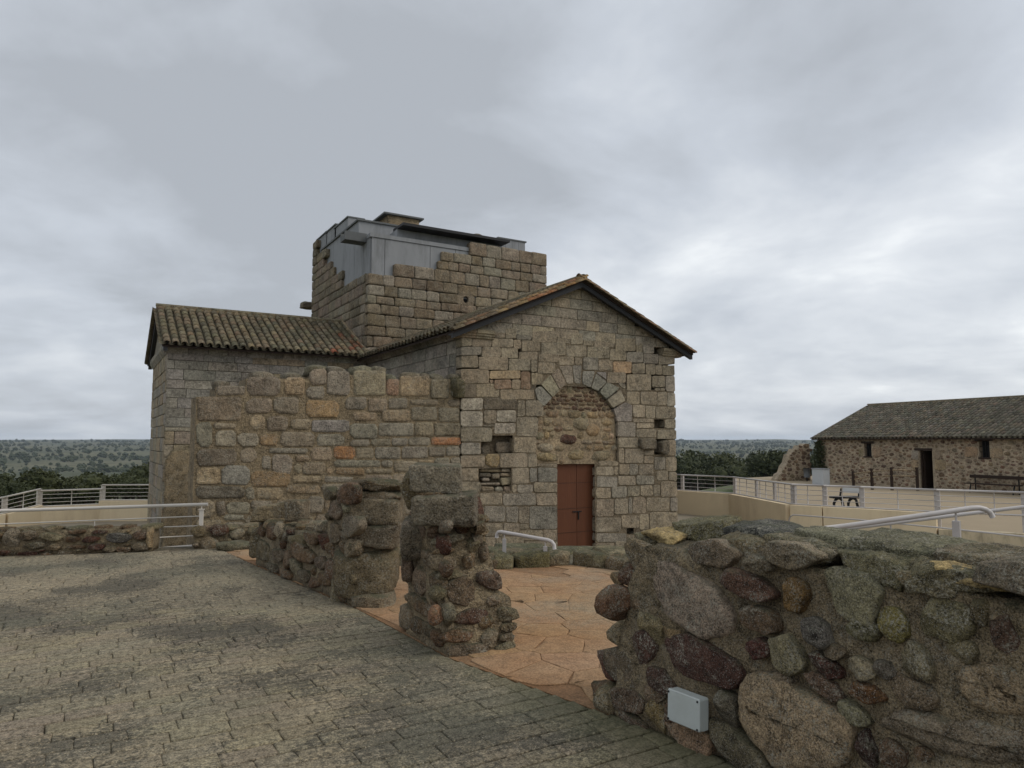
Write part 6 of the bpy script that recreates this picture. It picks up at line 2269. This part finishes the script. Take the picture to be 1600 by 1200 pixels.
def build_barn():
    rng = random.Random(81)
    root = thing('stone_barn', BL, 'long rubble-stone barn with a weathered tile roof, open door and two barred windows', 'barn')
    LEN, H = 24.0, 2.78

    def pxr(u0, v0, u1, v1):
        a0, b1 = BP.px(u0, v0)
        a1, b0 = BP.px(u1, v1)
        return a0, a1, b0, b1
    door = list(pxr(1436, 704, 1459, 761))
    door[2] = 0.0
    w1 = pxr(1350, 693, 1362, 713)
    w2 = pxr(1529, 689, 1547, 715)
    ops = [tuple(door), w1, w2]
    xs = sorted([0.0, LEN] + [o[0] for o in ops] + [o[1] for o in ops])
    zs = sorted([-.4, H] + [o[2] for o in ops] + [o[3] for o in ops])
    mb = MB()
    for x0, x1 in zip(xs[:-1], xs[1:]):
        for z0, z1 in zip(zs[:-1], zs[1:]):
            if z1 - z0 < 1e-6 or any(o[0] - 1e-6 <= x0 and x1 <= o[1] + 1e-6 and o[2] - 1e-6 <= z0 and z1 <= o[3] + 1e-6 for o in ops):
                continue
            vs = [BP.w(a, b_, d_) for d_ in (0, -.5) for a, b_ in ((x0, z0), (x1, z0), (x1, z1), (x0, z1))]
            mb.add(vs, [(0, 1, 2, 3), (7, 6, 5, 4), (0, 4, 5, 1), (1, 5, 6, 2), (2, 6, 7, 3), (3, 7, 4, 0)])
    wall = mb.build('front_wall', M['barn_mortar'], root)
    # stones: one joined skin, they are only a few pixels each
    sk = MB()
    taken = []

    def free(a, b_, r):
        return 0.05 < a < 15.5 and .05 < b_ < H - .1 and not any(o[0] - .12 - r < a < o[1] + .12 + r and o[2] - r - .05 < b_ < o[3] + .15 + r for o in ops)
    cells = {}
    for r, tries in ((.15, 250), (.11, 1800), (.085, 5000), (.06, 5000)):
        for _ in range(tries):
            a, b_ = rng.uniform(0, 15.5), rng.uniform(0, H)
            rx, ry = r * rng.uniform(1.0, 1.5), r * rng.uniform(.55, .8)
            if not free(a, b_, r * .7):
                continue
            key = (int(a / .5), int(b_ / .5))
            ok = True
            for i in (-1, 0, 1):
                for j in (-1, 0, 1):
                    for (x, y, qx, qy) in cells.get((key[0] + i, key[1] + j), ()):
                        if ((a - x) / (qx + rx + .02)) ** 2 + ((b_ - y) / (qy + ry + .02)) ** 2 < 1.0:
                            ok = False
                            break
            if ok:
                cells.setdefault(key, []).append((a, b_, rx, ry))
                c = jit(rng, rng.choice([(0.2, 0.14, 0.095), (0.16, 0.105, 0.075), (0.25, 0.19, 0.135), (0.28, 0.23, 0.17), (0.13, 0.085, 0.065), (0.2, 0.165, 0.125)]), .2)
                rubble(BP, ell(a, b_, rx, ry, rng.uniform(-.2, .2), 8, 2.8, rng), None, c, rng, bulge=.03, back=.0, mb=sk, rings=2, rough=0)
    sk.build('wall_stones', M['rubble_attr'], wall, True, None, 'stuff', True)
    # big dressed stones beside the openings
    for x0, y0, x1, y1, c in ((1342, 700, 1349, 713, TAN), (1363, 698, 1377, 714, TAN), (1507, 698, 1528, 714, TAN), (1548, 700, 1567, 716, TAN), (1424, 703, 1435, 718, PALE), (1424, 718, 1435, 733, TAN), (1460, 718, 1478, 735, TAN), (1460, 704, 1470, 718, WARM)):
        ashlar(BP, quad_px(BP, lambda x, y: (x, y), (x0, y0, x1, y1)), wall, jit(rng, c, .1), rng, back=.02, bev=.02, ch=.08, proud=.035, mat='old_block', name='dressed_stone')
    # side walls, back wall, gables
    sh = MB()
    D = 10.0
    zr = 2.1
    for a in (0.0, LEN):
        pts = [(0.5, -.4), (D, -.4), (D, H), (D / 2, H + zr - .1), (.5, H + .2), (.5, H)]
        s_ = 1 if a == 0 else -1
        vs = [BP.w(a + s_ * t, z, -y) for t in (0.0, .5) for y, z in pts]
        n = len(pts)
        sh.add(vs, [tuple(range(n)), tuple(range(2 * n - 1, n - 1, -1))] + [(i, (i + 1) % n, (i + 1) % n + n, i + n) for i in range(n)])
    vs = [BP.w(a, z, -d_) for d_ in (D - .5, D - .01) for a, z in ((.5, -.4), (LEN - .5, -.4), (LEN - .5, H), (.5, H))]
    sh.add(vs, [(0, 1, 2, 3), (7, 6, 5, 4), (0, 4, 5, 1), (1, 5, 6, 2), (2, 6, 7, 3), (3, 7, 4, 0)])
    sh.build('rear_walls', M['barn_mortar'], root)
    fl = MB()
    vs = [BP.w(a, z, -d_) for d_ in (.5, D - .5) for a, z in ((.5, -.3), (LEN - .5, -.3), (LEN - .5, .0), (.5, .0))]
    fl.add(vs, [(0, 1, 2, 3), (7, 6, 5, 4), (0, 4, 5, 1), (1, 5, 6, 2), (2, 6, 7, 3), (3, 7, 4, 0)])
    fl.build('floor', M['gravel'], root)
    # roof
    ov = .28
    sl = zr / (D / 2)
    E0 = BP.w(-.2, H + .06 - ov * sl, ov)
    E1 = BP.w(LEN + .2, H + .06 - ov * sl, ov)
    G0 = BP.w(-.2, H + .06 + zr, -D / 2)
    G1 = BP.w(LEN + .2, H + .06 + zr, -D / 2)
    K0 = BP.w(-.2, H + .06 - ov * sl, -D - ov)
    K1 = BP.w(LEN + .2, H + .06 - ov * sl, -D - ov)
    rf = deck('roof', [E0, E1, G1, G0], .06, root, M['dark_wood'])
    deck('rear_roof', [G0 + BBK * .01, G1 + BBK * .01, K1, K0], .06, root, M['tile_attr'])
    Lr = np.linalg.norm(G0 - E0)

    def colf(c, k):
        return jit(rng, rng.choice([(0.15, 0.14, 0.12), (0.12, 0.115, 0.10), (0.18, 0.165, 0.14), (0.10, 0.095, 0.08), (0.16, 0.135, 0.11), (0.135, 0.133, 0.12)]), .25, .05)
    ncol = 80
    tiled_slope(rf, E0 - BR * .0, E1 - E0, G0 - E0, ncol, 16, (LEN + .4) / ncol * .82, Lr / 16, rng, False, colf)
    rg = MB()
    for k in range(60):
        p0 = G0 + BR * (LEN + .4) * k / 60 + np.array([0, 0, .09])
        m4 = frame(p0, np.cross(BR, _z), BR + np.array([0, 0, .03])) @ Matrix.Diagonal((1.3, 1.1, 1.1, 1))
        rg.add([m4 @ Vector(v) for v in TILE_V], TILE_F, jit(rng, (0.17, 0.15, 0.115), .15))
    bd = MB()
    bd.obox(G0 + BR * (LEN + .4) / 2 + _z * .04, BR, (LEN + .3, .22, .12))
    bd.build('ridge_bed', M['mortar'], rf)
    rg.build('ridge_tiles', M['tile_attr'], rf, True, None, 'stuff', True)
    # door: open leaf, frame, lintel
    a0, a1, b0, b1 = door
    mb = MB()
    for x0, x1, z0, z1 in ((a0 - .25, a1 + .02, b1, b1 + .13),):
        vs = [BP.w(a, z, d_) for d_ in (.05, -.4) for a, z in ((x0, z0), (x1, z0), (x1, z1), (x0, z1))]
        mb.add(vs, [(0, 1, 2, 3), (7, 6, 5, 4), (0, 4, 5, 1), (1, 5, 6, 2), (2, 6, 7, 3), (3, 7, 4, 0)])
    dr = mb.build('door', M['dark_wood'], root)

    def slab(par, name, x0, x1, z0, z1, d0, d1, mat):
        m = MB()
        vs = [BP.w(a, z, d_) for d_ in (d0, d1) for a, z in ((x0, z0), (x1, z0), (x1, z1), (x0, z1))]
        m.add(vs, [(0, 1, 2, 3), (7, 6, 5, 4), (0, 4, 5, 1), (1, 5, 6, 2), (2, 6, 7, 3), (3, 7, 4, 0)])
        return m.build(name, M[mat], par)
    slab(dr, 'frame_post', a0, a0 + .08, 0, b1, -.1, -.2, 'dark_wood')
    slab(dr, 'frame_post', a1 - .08, a1, 0, b1, -.1, -.2, 'dark_wood')
    slab(dr, 'door_leaf', a0 + .09, a0 + .16, .02, b1 - .02, -.2, -1.0, 'dark_wood')
    for o in (w1, w2):
        x0, x1, z0, z1 = o
        wn = slab(root, 'window', x0 - .18, x1 + .18, z1, z1 + .12, .04, -.3, 'dark_wood')
        slab(wn, 'pane', x0, x1, z0, z1, -.28, -.30, 'void')
        for k in range(1, 4):
            a = x0 + (x1 - x0) * k / 4
            slab(wn, 'bar', a - .012, a + .012, z0, z1, -.10, -.125, 'iron')
        for k in range(1, 3):
            z = z0 + (z1 - z0) * k / 3
            slab(wn, 'crossbar', x0, x1, z - .012, z + .012, -.085, -.098, 'iron')
        slab(wn, 'sill', x0 - .05, x1 + .05, z0 - .08, z0, .03, -.3, 'dark_wood')

    # tumbled end wall left of the barn
    st = thing('tumbled_wall', view_pt(18, 45, YARD), 'tumbled rubble wall sloping down from the end of the barn', 'wall')
    A = BL + BR * .0 + _fw * 1.2
    B = at_depth(1214, 750, 46.5)
    d = (A - B) * np.array([1, 1, 0])
    d /= np.linalg.norm(d)
    pw = Plane((B[0], B[1], YARD), d)
    L = np.linalg.norm((A - B)[:2])
    prof = [(0, -.3), (L, -.3), (L, 2.38), (L * .9, 2.42), (L * .82, 2.25), (L * .72, 2.3), (L * .64, 2.02), (L * .56, 2.08), (L * .46, 1.7), (L * .4, 1.72), (L * .33, 1.15), (L * .25, .95), (L * .17, .5), (L * .08, .4), (0, .1)]
    mb = MB()
    n = len(prof)
    mb.add([pw.w(a, z, 0) for a, z in prof] + [pw.w(a, z, -.8) for a, z in prof], [tuple(range(n)), tuple(range(2 * n - 1, n - 1, -1))] + [(i, i + n, (i + 1) % n + n, (i + 1) % n) for i in range(n)])
    cr = mb.build('mortar_core', M['barn_mortar'], st)
    sk = MB()
    taken = []
    fill_stones(pw, lambda a, b_, r: in_poly((a, b_ + r), prof) and in_poly((a, b_), prof), (0, L, 0, 2.35), taken, rng, (.16, .12, .09), 700,
                lambda a, b_, rx, ry: rubble(pw, ell(a, b_, rx, ry, rng.uniform(-.2, .2), 8, 2.8, rng), None, jit(rng, rng.choice([(0.16, 0.11, 0.075), (0.2, 0.15, 0.105), (0.12, 0.08, 0.06)]), .2), rng, bulge=.035, back=0, mb=sk, rings=2, rough=0))
    sk.build('wall_stones', M['rubble_attr'], cr, True, None, 'stuff', True)

    # ivy on the corner
    lv = MB()
    for _ in range(700):
        a, b_ = rng.gauss(.25, .22), rng.uniform(.2, 2.55)
        if a < -.2:
            continue
        p = BP.w(a, b_, rng.uniform(.05, .22))
        r = rng.uniform(.05, .10)
        u_, v_ = Vector((rng.gauss(0, 1), rng.gauss(0, 1), rng.gauss(0, 1))).normalized() * r, Vector((rng.gauss(0, 1), rng.gauss(0, 1), rng.gauss(0, 1))).normalized() * r
        lv.add([p - np.array(u_), p + np.array(v_), p + np.array(u_), p - np.array(v_)], [(0, 1, 2, 3)])
    o = lv.build('ivy', M['ivy'])
    tag(o, 'dull green ivy climbing the left corner of the barn', 'ivy')

    # wooden rail fence leading to the door
    fn = thing('rail_fence', at_z(1390, 766, YARD), 'dark-posted wooden rail fence leading to the barn door', 'fence')
    tp = []
    for u, vt, vb in ((1334, 737, 768), (1363, 733, 769), (1394, 731, 770), (1434, 731, 771)):
        p = at_z(u, vb - 4, YARD)
        dep = (p - CAMP) @ _fwd
        zt = at_depth(u, vt, dep)[2]
        m = MB()
        m.obox((p[0], p[1], (YARD + zt) / 2), BR, (.11, .11, zt - YARD + .05))
        m.build('post', M['dark_wood'], fn)
        tp.append((p, zt))
    for (p, zt), (q, zq) in zip(tp[:-1], tp[1:]):
        for dz in (.12, .42):
            m = MB()
            m.tube([np.array([p[0], p[1], zt - dz]), np.array([q[0], q[1], zq - dz])], .04, 6)
            m.build('rail', M['mortar_pale'], fn, True)

    # information desk on the yard
    c = at_z(1320, 796, YARD)
    ds = thing('information_desk', c, 'pale tilted information panel on dark bent steel legs in the yard', 'sign')
    R = _rt
    k = 27 / 1110.0
    for off in (-.42, .12):
        m = MB()
        b0 = c + R * off
        m.tube([b0 + R * .02, b0 + R * .02 + _z * .22, b0 + R * .08 + _z * .36, b0 + R * .20 + _z * .42, b0 + R * .32 + _z * .36, b0 + R * .36 + _z * .16, b0 + R * .42], .05, 6)
        m.build('leg', M['iron'], ds, True)
    m = MB()
    m.obox(c + _z * .46, R, (1.0, .35, .08))
    m.build('beam', M['iron'], ds)
    m = MB()
    cc = c + R * .28 + _z * .72
    m.add([cc + R * a + _z * b_ + _fw * d_ for d_ in (0, .04) for a, b_ in ((-.36, -.08), (.36, -.12), (.36, .10), (-.36, .14))], [(3, 2, 1, 0), (4, 5, 6, 7), (0, 1, 5, 4), (1, 2, 6, 5), (2, 3, 7, 6), (3, 0, 4, 7)])
    m.build('panel', M['panel_white'], ds)
    for a in (-.2, .5):
        m = MB()
        m.tube([c + R * (a + .05) + _z * .46 + _fw * .03, c + R * (a + .12) + _z * .78 + _fw * .06], .035, 6)
        m.build('bracket', M['iron'], ds)

    # wooden bench against the barn
    a, b_ = BP.px(1545, 770)
    bc = BP.w(a + .6, 0, .55)
    bn = thing('wooden_bench', bc, 'long dark wooden bench against the barn wall', 'bench')
    for dz, dd, h in ((.45, .2, .05), (.45, -.02, .05), (.80, -.22, .16)):
        m = MB()
        m.obox(bc + _z * dz + BP.N * dd, BR, (2.6, .2 if h < .1 else .05, h))
        m.build('plank', M['dark_wood'], bn)
    for t in (-1.05, 1.05):
        m = MB()
        m.tube([bc + BR * t + BP.N * .25, bc + BR * t + _z * .43 + BP.N * .1], .035, 5)
        m.tube([bc + BR * t - BP.N * .25, bc + BR * t + _z * .9 - BP.N * .23], .035, 5)
        m.build('leg', M['iron'], bn)
    # grey cabinet and dark bin by the tumbled wall
    p = at_z(1283, 757, YARD)
    m = thing('grey_cabinet', p, 'grey metal cabinet standing at the left end of the barn', 'cabinet')
    q = MB()
    q.obox(p + _z * .45, BR, (.85, .5, .9))
    q.build('body', M['panel_white'], m)
    q = MB()
    q.obox(p + _z * .93, BR, (.92, .56, .05))
    q.build('top', M['concrete'], m)
    q = MB()
    q.obox(p + _z * .45 + BP.N * .255, BR, (.36, .012, .78))
    q.build('door', M['panel_white'], m)
    p = at_z(1261, 752, YARD)
    m = thing('litter_bin', p, 'dark litter bin beside the tumbled wall', 'bin')
    q = MB()
    q.tube([p + _z * .25, p + _z * .8], [.17, .21], 12)
    q.build('bucket', M['slab'], m, True)
    q = MB()
    q.tube([p, p + _z * .27], .04, 6)
    q.build('foot', M['iron'], m, True)
    q = MB()
    q.tube([p + _z * .801, p + _z * .84], [.23, .20], 12)
    q.build('rim', M['iron'], m, True)


build_barn()


# ------------------------------------------------------------------ trees
def leaf_crown(seed, nleaf=1500, R=1.0, H=.78):
    rng = random.Random(seed)
    mb = MB()
    lobes = [(rng.uniform(-.55, .55), rng.uniform(-.55, .55), rng.uniform(-.25, .4), rng.uniform(.38, .62)) for _ in range(9)]
    for (lx, ly, lz, lr) in lobes:                         # leafy lumps that keep the crown from being transparent
        n, m = 7, 5
        vs = []
        for i in range(m + 1):
            for j in range(n):
                th, ph = math.pi * i / m, 2 * math.pi * j / n
                d = Vector((math.sin(th) * math.cos(ph), math.sin(th) * math.sin(ph), math.cos(th)))
                r = lr * .62 * (1 + .35 * noise.noise(d * 2.3 + Vector((lx * 9, seed, 0))))
                vs.append(((lx + d.x * r) * R, (ly + d.y * r) * R, (lz + d.z * r) * H))
        mb.add(vs, [(i * n + j, (i + 1) * n + j, (i + 1) * n + (j + 1) % n, i * n + (j + 1) % n) for i in range(m) for j in range(n)])
    for _ in range(nleaf):
        lx, ly, lz, lr = rng.choice(lobes)
        d = Vector((rng.gauss(0, 1), rng.gauss(0, 1), rng.gauss(0, 1) + .2)).normalized()
        r = lr * rng.uniform(.62, 1.05)
        c = np.array([(lx + d.x * r) * R, (ly + d.y * r) * R, (lz + d.z * r) * H])
        s = rng.uniform(.035, .085)
        u_ = np.array(Vector((rng.gauss(0, 1), rng.gauss(0, 1), rng.gauss(0, 1))).normalized()) * s
        v_ = np.array(Vector((rng.gauss(0, 1), rng.gauss(0, 1), rng.gauss(0, 1))).normalized()) * s
        mb.add([c - u_, c + v_, c + u_, c - v_], [(0, 1, 2, 3)])
    return mb


def trunk_mesh(seed):
    rng = random.Random(seed)
    mb = MB()
    mb.tube([(0, 0, -.25), (.02, .01, .35), (.0, .03, .75)], [.13, .09, .07], 7)
    for k in range(4):
        t = k * 1.6 + rng.uniform(-.3, .3)
        mb.tube([(0, .02, .6), (.22 * math.cos(t), .22 * math.sin(t), .9), (.45 * math.cos(t), .45 * math.sin(t), 1.15)], [.055, .04, .02], 5)
    return mb


def build_trees():
    rng = random.Random(91)
    crowns, trunks = [], []
    for s in range(5):
        m = leaf_crown(s + 3)
        crowns.append(mesh_of('crown', m.v, m.f))
        crowns[-1].materials.append(M['leaf'])
        m = trunk_mesh(s)
        trunks.append(mesh_of('trunk', m.v, m.f, True))
        trunks[-1].materials.append(M['bark'])

    def tree(x, y, r, label, group):
        k = rng.randrange(5)
        z = terrain_h(x, y)
        o = bpy.data.objects.new('oak_tree', None)
        COLL.objects.link(o)
        o.location = (x, y, z)
        o.rotation_euler = (0, 0, rng.uniform(0, 6.28))
        o.scale = (r, r, r * rng.uniform(.85, 1.1))
        tag(o, label, 'tree', group)
        t = bpy.data.objects.new('trunk', trunks[k])
        c = bpy.data.objects.new('crown', crowns[k])
        for q in (t, c):
            COLL.objects.link(q)
            q.parent = o
        c.location = (0, 0, 1.05)
    # a wedge of evergreen oaks left of the church, another beyond the tumbled wall, a few between
    pts = []

    def scatter(n, a0, a1, r0, r1, label, group, s0, s1):
        k = 0
        t = 0
        while k < n and t < n * 40:
            t += 1
            a = math.radians(rng.uniform(a0, a1))
            r = math.sqrt(rng.uniform(r0 * r0, r1 * r1))
            p = _rt * math.sin(a) * r + _fw * math.cos(a) * r
            s = rng.uniform(s0, s1)
            if any((p[0] - q[0]) ** 2 + (p[1] - q[1]) ** 2 < (.75 * (s + q[2])) ** 2 for q in pts):
                continue
            pts.append((p[0], p[1], s))
            tree(p[0], p[1], s, label, group)
            k += 1
    scatter(150, -39, -24, 95, 330, 'dark evergreen oak on the slope below the boundary wall', 'oaks below the boundary wall', 1.7, 3.0)
    scatter(150, 11, 26, 150, 380, 'dark evergreen oak in the wood beyond the tumbled wall', 'oaks beyond the tumbled wall', 3.6, 5.8)
    scatter(60, -39, -24, 58, 110, 'dark evergreen oak on the slope below the boundary wall', 'oaks below the boundary wall', 1.2, 2.0)
    # far oaks dotted over the plain: too many and too small to count
    mb = MB()
    mb.v, mb.f = [], []
    base = []
    n, m = 6, 3
    cells = 0
    for i in range(20000):
        a = math.radians(rng.uniform(-46, 46))
        r = 300 * math.exp(rng.uniform(0, 1) ** .8 * math.log(20))
        if r < 430 and not (-40 < math.degrees(a) < -22 or 10 < math.degrees(a) < 27):
            continue
        p = _rt * math.sin(a) * r + _fw * math.cos(a) * r
        dn = noise.noise(Vector((p[0], p[1], 3)) * .0035) + .6 * noise.noise(Vector((p[0], p[1], 8)) * .012)
        if dn < rng.uniform(-.5, .2):
            continue
        if math.degrees(a) > 5 and 420 < r < 2200 and rng.random() < .8:
            continue
        z = terrain_h(p[0], p[1])
        s = rng.choice((1.6, 2.2, 3, 3.6, 4.6, 6)) * rng.uniform(.8, 1.2) * (1 + r / 9000)
        k0 = len(mb.v)
        for ii in range(m + 1):
            th = math.pi * (ii + .15) / (m + .3)
            for j in range(n):
                ph = 2 * math.pi * (j + .5 * ii) / n
                q = s * (1 + rng.uniform(-.28, .28))
                mb.v.append((p[0] + math.sin(th) * math.cos(ph) * q, p[1] + math.sin(th) * math.sin(ph) * q, z + s * .75 + math.cos(th) * q * .75))
        for ii in range(m):
            for j in range(n):
                mb.f.append((k0 + ii * n + j, k0 + (ii + 1) * n + j, k0 + (ii + 1) * n + (j + 1) % n, k0 + ii * n + (j + 1) % n))
        mb.f.append(tuple(k0 + j for j in range(n)))
    me = mesh_of('far_oak_woodland', mb.v, mb.f)
    o = link('far_oak_woodland', me, M['far_leaf'])
    tag(o, 'far oak woodland dotted over the plain and hills to the horizon', 'woodland', None, 'stuff')


build_trees()


# ------------------------------------------------------------------ haze
def build_haze():
    m = bpy.data.materials.new('haze_air')
    m.use_nodes = True
    nt = m.node_tree
    nt.nodes.clear()
    out = nt.nodes.new('ShaderNodeOutputMaterial')
    v = nt.nodes.new('ShaderNodeVolumePrincipled')
    v.inputs['Color'].default_value = (0.74, 0.86, 1.0, 1)
    v.inputs['Density'].default_value = HAZE
    v.inputs['Anisotropy'].default_value = 0.2
    nt.links.new(v.outputs[0], out.inputs['Volume'])
    mb = MB()
    mb.box((-9600, -9600, -110), (9600, 9600, 80))
    o = mb.build('haze', m)
    tag(o, 'thin bluish haze in the air over the valley', 'haze', None, 'stuff')


HAZE = 0.00006
build_haze()
